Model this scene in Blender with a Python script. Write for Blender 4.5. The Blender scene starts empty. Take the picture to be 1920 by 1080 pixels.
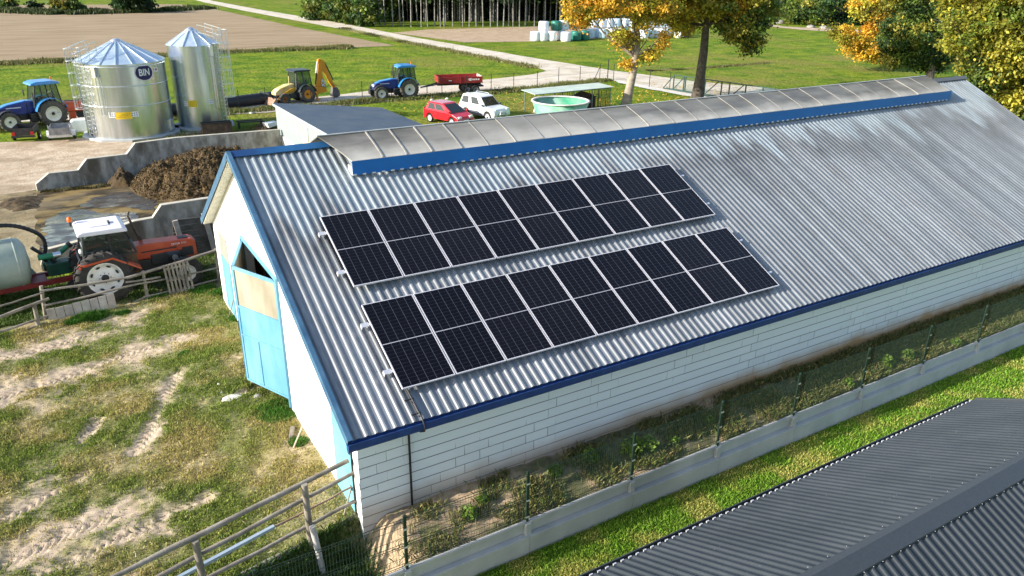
import bpy, bmesh, math, random
import numpy as np
from math import sin, cos, pi, radians, sqrt, atan2, hypot
from mathutils import Vector, Matrix, geometry
S = bpy.context.scene
COL = S.collection
# ------------------------------------------------------------------ camera
F, YAW, PITCH, ROLL = 1435.6, radians(58.765), radians(22.994), radians(.7255)
CAM = Vector((-3.0914, -10.0491, 7.0146))
_w = Vector((cos(PITCH)*cos(YAW), cos(PITCH)*sin(YAW), -sin(PITCH)))
_r0 = Vector((sin(YAW), -cos(YAW), 0)); _u0 = _r0.cross(_w)
_r = _r0*cos(ROLL)+_u0*sin(ROLL); _u = -_r0*sin(ROLL)+_u0*cos(ROLL)
cd = bpy.data.cameras.new('camera'); cam = bpy.data.objects.new('camera', cd); COL.objects.link(cam)
cd.sensor_width = 36; cd.lens = F/1920*36; cd.clip_end = 6000; cd.clip_start = .1
cam.matrix_world = Matrix(((_r.x, _u.x, -_w.x, CAM.x), (_r.y, _u.y, -_w.y, CAM.y), (_r.z, _u.z, -_w.z, CAM.z), (0, 0, 0, 1)))
S.camera = cam
# ------------------------------------------------------------------ light
SUN = Vector((.905, -.115, -.40)).normalized()        # direction the light travels
elev = math.asin(-SUN.z); az = atan2(-SUN.x, -SUN.y)  # azimuth of the sun from +Y towards +X
W = bpy.data.worlds.new('World'); S.world = W; W.use_nodes = True
nt = W.node_tree; bg = nt.nodes['Background']; sk = nt.nodes.new('ShaderNodeTexSky')
sk.sky_type = 'NISHITA'; sk.sun_disc = False; sk.sun_elevation = elev; sk.sun_rotation = az
sk.air_density = 1.0; sk.dust_density = 1.2; sk.ozone_density = 1.0
nt.links.new(sk.outputs[0], bg.inputs[0]); bg.inputs[1].default_value = .14
sl = bpy.data.lights.new('sun', 'SUN'); sun = bpy.data.objects.new('sun', sl); COL.objects.link(sun)
sl.energy = 4.6; sl.angle = radians(.5); sl.color = (1, .93, .82)
sun.rotation_euler = SUN.to_track_quat('-Z', 'Y').to_euler(); sun.location = (-60, 20, 40)
S.view_settings.view_transform = 'Standard'; S.view_settings.look = 'None'
S.view_settings.exposure = 1.05; S.view_settings.gamma = 1
S.render.engine = 'CYCLES'
S.cycles.max_bounces = 6; S.cycles.transparent_max_bounces = 12
# ------------------------------------------------------------------ terrain and photo rays
def H(x, y):
    t = min(max((y-14)/28, 0), 1); t = t*t*(3-2*t)
    return -2.64 if y < -1.1 else -2-2.4*t
def Hn(y):
    t = np.clip((y-14)/28, 0, 1); t = t*t*(3-2*t)
    return np.where(y < -1.1, -2.64, -2-2.4*t)
def ray(x, y): return _w+_r*((x-960)/F)+_u*((540-y)/F)
def gp(x, y, dz=0):                                    # ground point seen at photo pixel x, y
    d = ray(x, y).normalized(); t = 5
    while t < 1500:
        p = CAM+d*t
        if p.z < H(p.x, p.y)+dz: break
        t *= 1.0015
    return Vector((p.x, p.y, H(p.x, p.y)+dz))
def atz(x, y, z): d = ray(x, y); return CAM+d*((z-CAM.z)/d.z)
def aty(x, y, Y): d = ray(x, y); return CAM+d*((Y-CAM.y)/d.y)
def atx(x, y, X): d = ray(x, y); return CAM+d*((X-CAM.x)/d.x)
def pl(x, y, A, n): d = ray(x, y); return CAM+d*((Vector(A)-CAM).dot(Vector(n))/d.dot(Vector(n)))
# ------------------------------------------------------------------ materials
MATS = {}
def mat(name, c, c2=None, sc=4, rough=.7, metal=0, bump=0, bsc=None, c3=None, lo=.35, hi=.65, det=6, spec=.4, attr=None, stretch=None, coat=0, sub=None, rr=None):
    if name in MATS: return MATS[name]
    m = bpy.data.materials.new(name); m.use_nodes = True; n = m.node_tree.nodes; L = m.node_tree.links
    b = n['Principled BSDF']; b.inputs['Roughness'].default_value = rough; b.inputs['Metallic'].default_value = metal
    b.inputs['Specular IOR Level'].default_value = spec; b.inputs['Coat Weight'].default_value = coat
    b.inputs['Base Color'].default_value = (*c, 1)
    tc = n.new('ShaderNodeTexCoord'); src = tc.outputs['Object']
    if stretch:
        mp = n.new('ShaderNodeMapping'); mp.inputs['Scale'].default_value = stretch
        L.new(src, mp.inputs['Vector']); src = mp.outputs[0]
    def noise(s, d=det):
        t = n.new('ShaderNodeTexNoise'); t.inputs['Scale'].default_value = s; t.inputs['Detail'].default_value = d
        t.inputs['Roughness'].default_value = .62; L.new(src, t.inputs['Vector']); return t.outputs['Fac']
    out = None
    if c2:
        r = n.new('ShaderNodeValToRGB'); e = r.color_ramp.elements
        e[0].position = lo; e[0].color = (*c, 1); e[1].position = hi; e[1].color = (*c2, 1)
        L.new(noise(sc), r.inputs[0]); out = r.outputs[0]
        if c3:
            r2 = n.new('ShaderNodeValToRGB'); r2.color_ramp.elements[0].position = .5; r2.color_ramp.elements[1].position = .68
            L.new(noise(sc*.23), r2.inputs[0]); mx = n.new('ShaderNodeMix'); mx.data_type = 'RGBA'
            L.new(r2.outputs[0], mx.inputs['Factor']); L.new(out, mx.inputs['A']); mx.inputs['B'].default_value = (*c3, 1); out = mx.outputs['Result']
    if attr:
        a = n.new('ShaderNodeAttribute'); a.attribute_name = attr
        if out:
            mx = n.new('ShaderNodeMix'); mx.data_type = 'RGBA'; mx.blend_type = 'MULTIPLY'; mx.inputs['Factor'].default_value = 1
            L.new(out, mx.inputs['A']); L.new(a.outputs['Color'], mx.inputs['B']); out = mx.outputs['Result']
        else: out = a.outputs['Color']
    if out: L.new(out, b.inputs['Base Color'])
    if rr:
        q = n.new('ShaderNodeMapRange'); q.inputs['From Min'].default_value = .4; q.inputs['From Max'].default_value = .6; q.inputs['To Min'].default_value = rr[0]; q.inputs['To Max'].default_value = rr[1]
        L.new(noise(rr[2], 7), q.inputs['Value']); L.new(q.outputs[0], b.inputs['Roughness'])
    if bump:
        bp = n.new('ShaderNodeBump'); bp.inputs['Strength'].default_value = 1; bp.inputs['Distance'].default_value = bump
        L.new(noise(bsc or sc*3, 4), bp.inputs['Height']); L.new(bp.outputs[0], b.inputs['Normal'])
    if sub:
        b.inputs['Subsurface Weight'].default_value = 0
        tr = n.new('ShaderNodeBsdfTranslucent'); ms = n.new('ShaderNodeMixShader'); ms.inputs[0].default_value = sub
        if out: L.new(out, tr.inputs[0])
        else: tr.inputs[0].default_value = (*c, 1)
        L.new(b.outputs[0], ms.inputs[1]); L.new(tr.outputs[0], ms.inputs[2]); L.new(ms.outputs[0], n['Material Output'].inputs[0])
    MATS[name] = m; return m
def glass(name, tint, tr=.5, rough=.03):
    m = bpy.data.materials.new(name); m.use_nodes = True; n = m.node_tree.nodes; L = m.node_tree.links
    b = n['Principled BSDF']; b.inputs['Base Color'].default_value = (*[t*.15 for t in tint], 1); b.inputs['Roughness'].default_value = rough
    b.inputs['Specular IOR Level'].default_value = .8
    t = n.new('ShaderNodeBsdfTransparent'); t.inputs[0].default_value = (*tint, 1); mx = n.new('ShaderNodeMixShader'); mx.inputs[0].default_value = tr
    L.new(b.outputs[0], mx.inputs[1]); L.new(t.outputs[0], mx.inputs[2]); L.new(mx.outputs[0], n['Material Output'].inputs[0])
    return m
# ------------------------------------------------------------------ mesh builder
class B:
    def __init__(s): s.v = []; s.f = []; s.sm = []
    def add(s, vs, fs, sm=False):
        k = len(s.v); s.v += [tuple(v) for v in vs]
        for f in fs: s.f.append([i+k for i in f]); s.sm.append(sm)
        return s
    def box(s, a, b, R=None, o=None):
        x0, y0, z0 = a; x1, y1, z1 = b
        vs = [(x, y, z) for z in (z0, z1) for x, y in ((x0, y0), (x1, y0), (x1, y1), (x0, y1))]
        if R is not None: vs = [R @ Vector(v) for v in vs]
        if o is not None: vs = [Vector(v)+Vector(o) for v in vs]
        return s.add(vs, [(3, 2, 1, 0), (4, 5, 6, 7), (0, 1, 5, 4), (1, 2, 6, 5), (2, 3, 7, 6), (3, 0, 4, 7)])
    def bar(s, p, q, w, h=None, up=(0, 0, 1)):          # rectangular bar from p to q
        p = Vector(p); q = Vector(q); d = (q-p).normalized(); h = h or w
        u = Vector(up); a = d.cross(u)
        if a.length < 1e-4: a = d.cross(Vector((1, 0, 0)))
        a.normalize(); c = a.cross(d).normalized()
        vs = [P+a*(i*w/2)+c*(j*h/2) for P in (p, q) for i, j in ((-1, -1), (1, -1), (1, 1), (-1, 1))]
        return s.add(vs, [(3, 2, 1, 0), (4, 5, 6, 7), (0, 1, 5, 4), (1, 2, 6, 5), (2, 3, 7, 6), (3, 0, 4, 7)])
    def tube(s, pts, rad, n=8, caps=True, sm=True):
        pts = [Vector(p) for p in pts]; m = len(pts)
        if not hasattr(rad, '__len__'): rad = [rad]*m
        vs = []; a = None
        for i, p in enumerate(pts):
            d = (pts[min(i+1, m-1)]-pts[max(i-1, 0)]).normalized()
            if a is None:
                a = d.cross(Vector((0, 0, 1)))
                if a.length < .05: a = d.cross(Vector((1, 0, 0)))
            a = (a-d*a.dot(d)).normalized(); c = d.cross(a)
            for k in range(n):
                t = 2*pi*k/n; vs.append(p+(a*cos(t)+c*sin(t))*rad[i])
        fs = [(i*n+k, i*n+(k+1) % n, (i+1)*n+(k+1) % n, (i+1)*n+k) for i in range(m-1) for k in range(n)]
        s.add(vs, fs, sm)
        if caps:
            s.add(vs[:n], [tuple(reversed(range(n)))]); s.add(vs[-n:], [tuple(range(n))])
        return s
    def lathe(s, prof, c=(0, 0, 0), axis='z', n=24, sm=True, a0=0, a1=2*pi):
        vs = []; full = abs(a1-a0-2*pi) < 1e-6; N = n if full else n+1
        for r, h in prof:
            for k in range(N):
                t = a0+(a1-a0)*k/n
                q = (r*cos(t), r*sin(t), h)
                if axis == 'y': q = (q[0], q[2], q[1])
                if axis == 'x': q = (q[2], q[0], q[1])
                vs.append((q[0]+c[0], q[1]+c[1], q[2]+c[2]))
        fs = []
        for i in range(len(prof)-1):
            for k in range(n if full else n):
                k2 = (k+1) % N
                if not full and k == n: continue
                fs.append((i*N+k, i*N+k2, (i+1)*N+k2, (i+1)*N+k))
        return s.add(vs, fs, sm)
    def prism(s, prof, y0, y1, axis='y', top=None):      # closed outline (x, z) extruded along y ; top: outline at y1
        n = len(prof); p2 = top or prof
        if axis == 'y': vs = [(x, y0, z) for x, z in prof]+[(x, y1, z) for x, z in p2]
        elif axis == 'x': vs = [(y0, x, z) for x, z in prof]+[(y1, x, z) for x, z in p2]
        else: vs = [(x, z, y0) for x, z in prof]+[(x, z, y1) for x, z in p2]
        return s.add(vs, [tuple(range(n)), tuple(reversed(range(n, 2*n)))]+[(i, i+n, (i+1) % n+n, (i+1) % n) for i in range(n)])
    def quad(s, *p): return s.add(p, [tuple(range(len(p)))])
    def sphere(s, c, r, n=12, m=8, sc=(1, 1, 1)):
        pr = [(sin(pi*i/m)*r+1e-4, -cos(pi*i/m)*r) for i in range(m+1)]
        k = len(s.v); s.lathe(pr, (0, 0, 0), 'z', n)
        for i in range(k, len(s.v)):
            v = s.v[i]; s.v[i] = (v[0]*sc[0]+c[0], v[1]*sc[1]+c[1], v[2]*sc[2]+c[2])
        return s
    def build(s, name, m, parent=None, bevel=0, fix=True):
        me = bpy.data.meshes.new(name); me.from_pydata(s.v, [], s.f)
        if fix:
            bm = bmesh.new(); bm.from_mesh(me); bmesh.ops.recalc_face_normals(bm, faces=bm.faces); bm.to_mesh(me); bm.free()
        me.polygons.foreach_set('use_smooth', s.sm); me.materials.append(m); me.update()
        o = bpy.data.objects.new(name, me); COL.objects.link(o)
        if parent: o.parent = parent
        if bevel:
            md = o.modifiers.new('bevel', 'BEVEL'); md.width = bevel; md.segments = 2; md.limit_method = 'ANGLE'; md.angle_limit = radians(35)
        return o
def npmesh(name, V, Fa, m, col=None, smooth=False, parent=None):    # V (n,3), Fa (k,3|4)
    me = bpy.data.meshes.new(name); V = np.asarray(V, np.float32); Fa = np.asarray(Fa, np.int32); k = Fa.shape[1]
    me.vertices.add(len(V)); me.vertices.foreach_set('co', V.ravel())
    me.loops.add(Fa.size); me.loops.foreach_set('vertex_index', Fa.ravel())
    me.polygons.add(len(Fa)); me.polygons.foreach_set('loop_start', np.arange(0, Fa.size, k, dtype=np.int32))

    if smooth: me.polygons.foreach_set('use_smooth', np.ones(len(Fa), bool))
    me.update(calc_edges=True)
    if col is not None:
        a = me.color_attributes.new('tone', 'FLOAT_COLOR', 'POINT'); c = np.ones((len(V), 4), np.float32); c[:, :3] = col
        a.data.foreach_set('color', c.ravel())
    me.materials.append(m); o = bpy.data.objects.new(name, me); COL.objects.link(o)
    if parent: o.parent = parent
    return o
def tag(o, label=None, cat=None, group=None, kind=None):
    if label: o['label'] = label
    if cat: o['category'] = cat
    if group: o['group'] = group
    if kind: o['kind'] = kind
    return o
def empty(name, loc, rz, label, cat, group=None):
    o = bpy.data.objects.new(name, None); COL.objects.link(o); o.location = loc; o.rotation_euler = (0, 0, rz); o.empty_display_size = .3
    return tag(o, label, cat, group)
def copy_tree(o, parent=None):
    c = o.copy(); COL.objects.link(c); c.parent = parent
    for ch in list(KIDS(o)): copy_tree(ch, c)
    return c
def KIDS(o): return [x for x in bpy.data.objects if x.parent == o]
# value noise (numpy)
def vnoise(x, y, seed=0):
    x = np.asarray(x, float); y = np.asarray(y, float); xi = np.floor(x).astype(np.int64); yi = np.floor(y).astype(np.int64); fx = x-xi; fy = y-yi
    def h(a, b):
        n = (a*374761393+b*668265263+seed*974711) & 0x7fffffff; n = ((n ^ (n >> 13))*1274126177) & 0x7fffffff
        return ((n ^ (n >> 16)) & 0xffff)/65535.
    fx = fx*fx*(3-2*fx); fy = fy*fy*(3-2*fy)
    return (h(xi, yi)*(1-fx)+h(xi+1, yi)*fx)*(1-fy)+(h(xi, yi+1)*(1-fx)+h(xi+1, yi+1)*fx)*fy
def fbm(x, y, o=4, seed=0):
    s = 0; a = .5; t = 0
    for i in range(o): s = s+a*vnoise(x*2**i, y*2**i, seed+i*7); t += a; a *= .5
    return s/t
def inpoly(px, py, poly):
    c = np.zeros(len(px), bool); n = len(poly)
    for i in range(n):
        x0, y0 = poly[i]; x1, y1 = poly[i-1]
        if y0 == y1: continue
        k = ((y0 > py) != (y1 > py)) & (px < (x1-x0)*(py-y0)/(y1-y0)+x0); c ^= k
    return c
def drape(name, pts, dz, m, res=3., kind='structure', px=True, rag=.12):       # flat sheet laid on the terrain
    P0 = [Vector(gp(*p)[:2]) if px else Vector(p) for p in pts]; P2 = []; rj = random.Random(len(name)+len(pts))
    for a, b in zip(P0, P0[1:]+P0[:1]):                # subdivided, slightly ragged outline
        mk = max(1, min(60, int((b-a).length/max(res*.5, .25)))); d = (b-a); nn = Vector((-d.y, d.x)).normalized()
        for k in range(mk): P2.append(a+d*(k/mk)+nn*(rj.uniform(-1, 1)*min(rag, d.length/mk*.4) if k else 0))
    n = len(P2); xs = [p.x for p in P2]; ys = [p.y for p in P2]; vs = list(P2); E = [(i, (i+1) % n) for i in range(n)]
    xx, yy = np.meshgrid(np.arange(min(xs), max(xs), res), np.arange(min(ys), max(ys), res)); xx = xx.ravel(); yy = yy.ravel()
    k = inpoly(xx, yy, [(p.x, p.y) for p in P2]); vs += [Vector((a, b)) for a, b in zip(xx[k], yy[k])]
    v, e, f, *_ = geometry.delaunay_2d_cdt(vs, E, [], 1, 1e-4)
    me = bpy.data.meshes.new(name); me.from_pydata([(p.x, p.y, H(p.x, p.y)+dz) for p in v], [], f); me.materials.append(m)
    bm = bmesh.new(); bm.from_mesh(me)
    for q in bm.faces:
        if q.normal.z < 0: q.normal_flip()
    bm.to_mesh(me); bm.free()
    o = bpy.data.objects.new(name, me); COL.objects.link(o); return tag(o, kind=kind)
# ------------------------------------------------------------------ grass blades
def blades(name, X, Y, Z, h, w, cols, m, lean=.5, seed=1, kind='stuff', parent=None):
    rg = np.random.default_rng(seed); n = len(X); a = rg.uniform(0, 2*pi, n); b = rg.uniform(0, 2*pi, n)
    lx = np.cos(b)*lean*h*rg.uniform(.2, 1, n); ly = np.sin(b)*lean*h*rg.uniform(.2, 1, n)
    dx = np.cos(a)*w/2; dy = np.sin(a)*w/2; V = np.zeros((n, 4, 3))
    V[:, 0] = np.stack([X-dx, Y-dy, Z-.01], 1); V[:, 1] = np.stack([X+dx, Y+dy, Z-.01], 1)
    V[:, 2] = np.stack([X+lx+dx*.3, Y+ly+dy*.3, Z+h], 1); V[:, 3] = np.stack([X+lx*.4-dx*.9, Y+ly*.4-dy*.9, Z+h*.55], 1)
    o = npmesh(name, V.reshape(-1, 3), np.arange(n*4).reshape(n, 4), m, np.repeat(cols, 4, 0)); o.parent = parent
    return tag(o, kind=kind) if kind else o
# ------------------------------------------------------------------ common materials
SL = radians(25.79); CS, SN = cos(SL), sin(SL)
grass_m = mat('meadow_grass', (.065, .135, .012), (.19, .235, .022), .42, .95, bump=.25, bsc=2.2, c3=(.20, .185, .045), det=11, lo=.36, hi=.64, spec=.05)
lawn_m = mat('lawn_grass', (.10, .20, .015), (.26, .25, .06), 1.1, .9, bump=.04, bsc=30, det=8, lo=.42, hi=.66, spec=.05)
sand_m = mat('sandy_soil', (.33, .24, .155), (.52, .42, .30), 1.2, .9, bump=.05, bsc=6, c3=(.25, .18, .11), det=9)
plough_m = mat('ploughed_soil', (.24, .18, .11), (.37, .285, .19), .35, .95, bump=.12, bsc=2.2, spec=.05, c3=(.30, .23, .15), det=8, stretch=(.35, 2.2, 1))
road_m = mat('gravel', (.44, .38, .29), (.60, .54, .45), .5, .9, bump=.03, bsc=5, det=8)
conc_m = mat('concrete', (.24, .235, .22), (.40, .39, .36), 1.6, .85, bump=.01, bsc=20, c3=(.14, .13, .115), det=9)
concl_m = mat('pale_concrete', (.36, .375, .37), (.46, .47, .46), 1.4, .8, bump=.004, bsc=30, c3=(.30, .31, .30))
galv = mat('galvanised_steel', (.62, .66, .70), (.78, .80, .83), 3, .33, .85)
steel = mat('bright_aluminium', (.72, .72, .74), rough=.35, metal=.5)
dark = mat('black_plastic', (.012, .012, .014), (.02, .02, .022), 6, .5)
rubber = mat('tyre_rubber', (.022, .021, .02), (.045, .042, .038), 5, .85, bump=.005)
wood = mat('weathered_wood', (.14, .12, .095), (.30, .265, .22), 3, .9, bump=.006, bsc=30, stretch=(1, 1, 1), det=8)
board_m = mat('grey_boards', (.30, .265, .23), (.47, .42, .37), 2.5, .9, bump=.004, bsc=30, c3=(.25, .18, .13))
trunk_m = mat('bark', (.10, .085, .065), (.26, .23, .19), 3, .95, bump=.03, bsc=8, stretch=(1, 1, .35))
blue_m = mat('blue_painted_steel', (.012, .085, .26), (.016, .11, .33), 2, .42, bump=.0012, bsc=3)
navy_m = mat('dark_blue_gutter', (.010, .034, .13), (.018, .055, .19), 4, .45)
leafm = mat('leaf', (1, 1, 1), rough=.6, attr='tone', sub=.35)
bladem = mat('blade', (1, 1, 1), rough=.7, attr='tone', sub=.2)
# ------------------------------------------------------------------ ground sheet
def lin(a, b, n): return list(np.linspace(a, b, n, endpoint=False))
xs = lin(-400, -60, 12)+lin(-60, 120, 90)+lin(120, 500, 38)+lin(500, 2400, 20)
ys = lin(-300, -1.14, 12)+[-1.14, -1.1]+lin(-1, 14, 6)+lin(14, 44, 30)+lin(44, 200, 60)+lin(200, 600, 20)+lin(600, 2600, 20)
X, Y = np.meshgrid(xs, ys); Z = Hn(Y)
Z = Z-np.where((X > -8) & (X < 33) & (Y > -1.12) & (Y < 15.5), .9*np.clip((15.5-Y)/3, 0, 1), 0)
nx, ny = len(xs), len(ys); I = np.arange(nx*ny).reshape(ny, nx)
Fq = np.stack([I[:-1, :-1].ravel(), I[:-1, 1:].ravel(), I[1:, 1:].ravel(), I[1:, :-1].ravel()], 1)
tag(npmesh('ground', np.stack([X.ravel(), Y.ravel(), Z.ravel()], 1), Fq, grass_m), kind='structure')
# ------------------------------------------------------------------ near yard: relief, ruts and grass cover
def gxy(p): q = gp(*p); return np.array([q.x, q.y])
tracks = [([(-260, 850), (0, 745), (110, 712), (215, 672), (330, 632)], .50), ([(-150, 720), (0, 672), (110, 645), (250, 598)], .40),
          ([(-200, 1180), (0, 1060), (100, 1010), (210, 965)], .42), ([(-100, 1010), (0, 975), (90, 925), (140, 900)], .24),
          ([(255, 845), (290, 790), (310, 735), (330, 700)], .20), ([(0, 1100), (110, 1065), (230, 1000), (300, 985)], .26),
          ([(310, 965), (380, 940)], .16), ([(180, 790), (150, 830)], .12), ([(560, 690), (440, 745)], .10)]
tracks = [([gxy(p) for p in t], w) for t, w in tracks]
def track(px, py, pts):
    D = np.full(px.shape, 1e9); T = np.zeros(px.shape); U = np.zeros(px.shape); acc = 0
    for a, b in zip(pts[:-1], pts[1:]):
        d = b-a; L = hypot(*d); d = d/L; t = (px-a[0])*d[0]+(py-a[1])*d[1]; tc = np.clip(t, 0, L)
        ex = px-a[0]-tc*d[0]; ey = py-a[1]-tc*d[1]; dd = np.hypot(ex, ey); u = -ex*d[1]+ey*d[0]
        k = dd < D; D = np.where(k, dd, D); T = np.where(k, acc+tc, T); U = np.where(k, u, U); acc += L
    return D, T, U
def sandmask(x, y):
    s = np.zeros(x.shape); n = fbm(x*1.7, y*1.7, 5, 3); n2 = fbm(x*5, y*5, 3, 8)
    for pts, w in tracks:
        D, T, U = track(x, y, pts); s = np.maximum(s, np.clip((1.5-D/w+(n-.5)*3.0+(n2-.5)*1.6)*.75, 0, 1))
    s = np.maximum(s, np.clip((fbm(x*.9+3, y*.9, 5, 21)-.70)*9, 0, 1)*.7)
    return s
LOGA = np.array([-1.87, .2]); LOGD = np.array([2.15, .45])/hypot(2.15, .45)
def yardz(x, y, mask=None):
    if mask is None: mask = sandmask(x, y)
    z = -2+.05*(fbm(x*.8, y*.8, 3, 5)-.5)+.085*(fbm(x*4, y*4, 5, 9)-.5)+.03*(1-mask)*fbm(x*9, y*9, 2, 2)
    for pts, w in tracks:
        D, T, U = track(x, y, pts)
        for off in (-.22, .22) if w > .5 else (0,):
            u = U-off; in_ = np.clip(1.3-np.abs(u)/.19, 0, 1)
            ph = T/.15+np.abs(u)/.16*1.1
            z = z-in_*(.02+.045*np.clip(np.sin(2*pi*ph)-.05, 0, 1))*np.clip(D < w*1.2, 0, 1)
    # ditch beyond the log at the corner of the barn
    s = -((x-LOGA[0])*-LOGD[1]+(y-LOGA[1])*LOGD[0])    # distance on the camera side of the log
    dch = np.clip(s/.35, 0, 1); dch = dch*dch*(3-2*dch)
    rise = np.clip((x-.1+.9*np.clip(-y-.2, -1, 2)*-.1)/.8, 0, 1)
    z = z-dch*(1-rise)*.62
    return z
def stripz(x, y):                                       # soil between the barn and the boundary fence
    z = -1.93+.06*(fbm(x*1.2, y*2, 3, 31)-.5)+.10*(fbm(x*5, y*5, 4, 37)-.45)-.09*np.clip(-(y+.55)/.5, 0, 1)
    return z+.10*np.exp(-((y+.05)/.3)**2)*(fbm(x*2.3, y, 2, 77)-.3)
def nearz(x, y):
    t = np.clip((x-.1)/.7, 0, 1); t = t*t*(3-2*t); k = np.clip((y-.9)/.5, 0, 1)
    s = yardz(x, y); return s*(1-t)+t*stripz(x, y)
x = np.arange(-9.5, 1.0, .035); y = np.arange(-1.02, 16, .04); X, Y = np.meshgrid(x, y)
M_ = sandmask(X, Y); Z = nearz(X, Y); Z = np.where(Y < -.98, -3.2, Z)
blend = np.clip((Y-14.6)/1.2, 0, 1); Z = Z*(1-blend)+(Hn(Y)-.03)*blend
dry = np.clip((fbm(X*1.1, Y*1.1, 4, 44)-.47)*5, 0, 1); dry = np.maximum(dry, np.clip(1-np.hypot((X+.3)/1.1, (Y-2.2)/2.6), 0, 1)*1.2).clip(0, 1)
fine = fbm(X*11, Y*11, 4, 6)[..., None]
sandc = np.array([.44, .345, .25])*(.55+.85*fine); grc = np.array([.15, .15, .05])*(.6+.8*fine); dryc = np.array([.34, .27, .15])*(.7+.6*fine)
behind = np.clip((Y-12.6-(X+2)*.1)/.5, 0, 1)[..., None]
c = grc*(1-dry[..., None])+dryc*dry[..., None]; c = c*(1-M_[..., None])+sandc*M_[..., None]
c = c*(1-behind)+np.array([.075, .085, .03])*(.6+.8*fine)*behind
soil = np.array([.36, .27, .17])*(.7+.6*fine); tt = np.clip((X-.0)/.35, 0, 1)[..., None]*np.clip(-(Y-.5)/.3, 0, 1)[..., None]; c = c*(1-tt)+soil*tt
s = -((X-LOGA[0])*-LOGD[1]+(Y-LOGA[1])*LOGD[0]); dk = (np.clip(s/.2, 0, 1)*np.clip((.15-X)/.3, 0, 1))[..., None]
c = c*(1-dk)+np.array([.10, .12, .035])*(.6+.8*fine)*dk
soilm = mat('yard_soil', (1, 1, 1), rough=.95, attr='tone', bump=.012, bsc=40, sc=8)
ny, nx = X.shape; I = np.arange(nx*ny).reshape(ny, nx)
Fq = np.stack([I[:-1, :-1].ravel(), I[:-1, 1:].ravel(), I[1:, 1:].ravel(), I[1:, :-1].ravel()], 1)
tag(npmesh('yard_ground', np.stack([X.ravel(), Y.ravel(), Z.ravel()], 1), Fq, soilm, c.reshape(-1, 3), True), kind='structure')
# soil strip along the barn
x = np.arange(.95, 33, .06); y = np.arange(-1.0, .45, .05); X, Y = np.meshgrid(x, y); Z = nearz(X, Y)
fine = fbm(X*12, Y*12, 3, 6)[..., None]; g = np.clip((fbm(X*1.3, Y*2, 4, 61)-.42+X*.012)*5, 0, 1)[..., None]
c = np.array([.38, .28, .18])*(.65+.7*fine)*(1-g)+np.array([.10, .10, .045])*(.6+.8*fine)*g
ny, nx = X.shape; I = np.arange(nx*ny).reshape(ny, nx)
Fq = np.stack([I[:-1, :-1].ravel(), I[:-1, 1:].ravel(), I[1:, 1:].ravel(), I[1:, :-1].ravel()], 1)
tag(npmesh('soil_strip', np.stack([X.ravel(), Y.ravel(), Z.ravel()], 1), Fq, soilm, c.reshape(-1, 3), True), kind='structure')
# lawn in front of the fence
tag(B().add([(-12, -14, -2.63), (45, -14, -2.63), (45, -1.12, -2.63), (-12, -1.12, -2.63)], [(0, 1, 2, 3)]).build('lawn', lawn_m), kind='structure')
# grass
rg = np.random.default_rng(4)
def cc(*c): return np.array(c)
def cover(n, x0, x1, y0, y1, dens):                    # rejection sampling
    x = rg.uniform(x0, x1, n); y = rg.uniform(y0, y1, n); k = rg.uniform(0, 1, n) < dens(x, y); return x[k], y[k]
def yd(x, y):
    m = sandmask(x, y); cl = np.clip((fbm(x*2.2, y*2.2, 4, 13)-.30)*4, .28, 1); return (.03+(1-m)**2*cl)*(y < 12.4+(x+2)*.12)
gx, gy = cover(360000, -9.4, .2, -1, 13, yd)
h = .016+.060*fbm(gx*2.2, gy*2.2, 4, 13)*rg.uniform(.5, 1.3, len(gx))
d = np.clip((fbm(gx*1.1, gy*1.1, 4, 44)-.36)*4, 0, 1); d = np.maximum(d, np.clip(1-np.hypot((gx+.3)/1.3, (gy-2.2)/3), 0, 1)*1.3).clip(0, 1)
d = np.clip(d*.85+rg.normal(0, .22, len(gx)), 0, 1)[:, None]
col = (cc(.16, .225, .03)*(1-d)+cc(.40, .33, .12)*d)*rg.uniform(.6, 1.45, (len(gx), 1))
blades('yard_grass', gx, gy, nearz(gx, gy), h, .011+.008*rg.uniform(0, 1, len(gx)), col, bladem, .9, 2)
m_ = 5200; lx = rg.uniform(-6.5, .15, m_); ly = rg.uniform(-.4, 12.3, m_); kk = rg.uniform(0, 1, m_) < np.clip((fbm(lx*1.1, ly*1.1, 4, 44)-.3)*3+np.clip(1-np.hypot((lx+.3)/1.4, (ly-2.5)/3.4), 0, 1)*2, .1, 1); lx, ly = lx[kk], ly[kk]
blades('straw_litter', lx, ly, nearz(lx, ly)+.02, rg.uniform(.005, .03, len(lx)), .009, cc(.55, .46, .28)*rg.uniform(.5, 1.2, (len(lx), 1)), bladem, 5, 9)
def tuft(name, cx, cy, rx, ry, n, hh, base, zf, ang=0, w=.014, seed=3):
    t = rg.uniform(0, 2*pi, n); r = np.sqrt(rg.uniform(0, 1, n)); ex = r*np.cos(t)*rx; ey = r*np.sin(t)*ry
    X = cx+ex*cos(ang)-ey*sin(ang); Y = cy+ex*sin(ang)+ey*cos(ang); h = hh*(1.1-r*.6)*rg.uniform(.5, 1.1, n)
    return blades(name, X, Y, zf(X, Y), h, w, np.array(base)*rg.uniform(.6, 1.4, (n, 1)), bladem, .7, seed)
for px, py, rx, ry, n, hh in ((165, 600, .55, .22, 2600, .26), (230, 588, .22, .12, 500, .12), (420, 548, .5, .25, 1600, .14), (520, 775, .45, .5, 2600, .13), (380, 545, .4, .25, 1200, .16),
                              (440, 600, .15, .2, 500, .12), (560, 830, .2, .2, 500, .12), (345, 665, .15, .12, 350, .07), (310, 555, .5, .12, 700, .12)):
    q = gxy((px, py)); tuft('grass_tuft', q[0], q[1], rx, ry, n, hh, (.055, .16, .012), nearz, radians(12))
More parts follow.
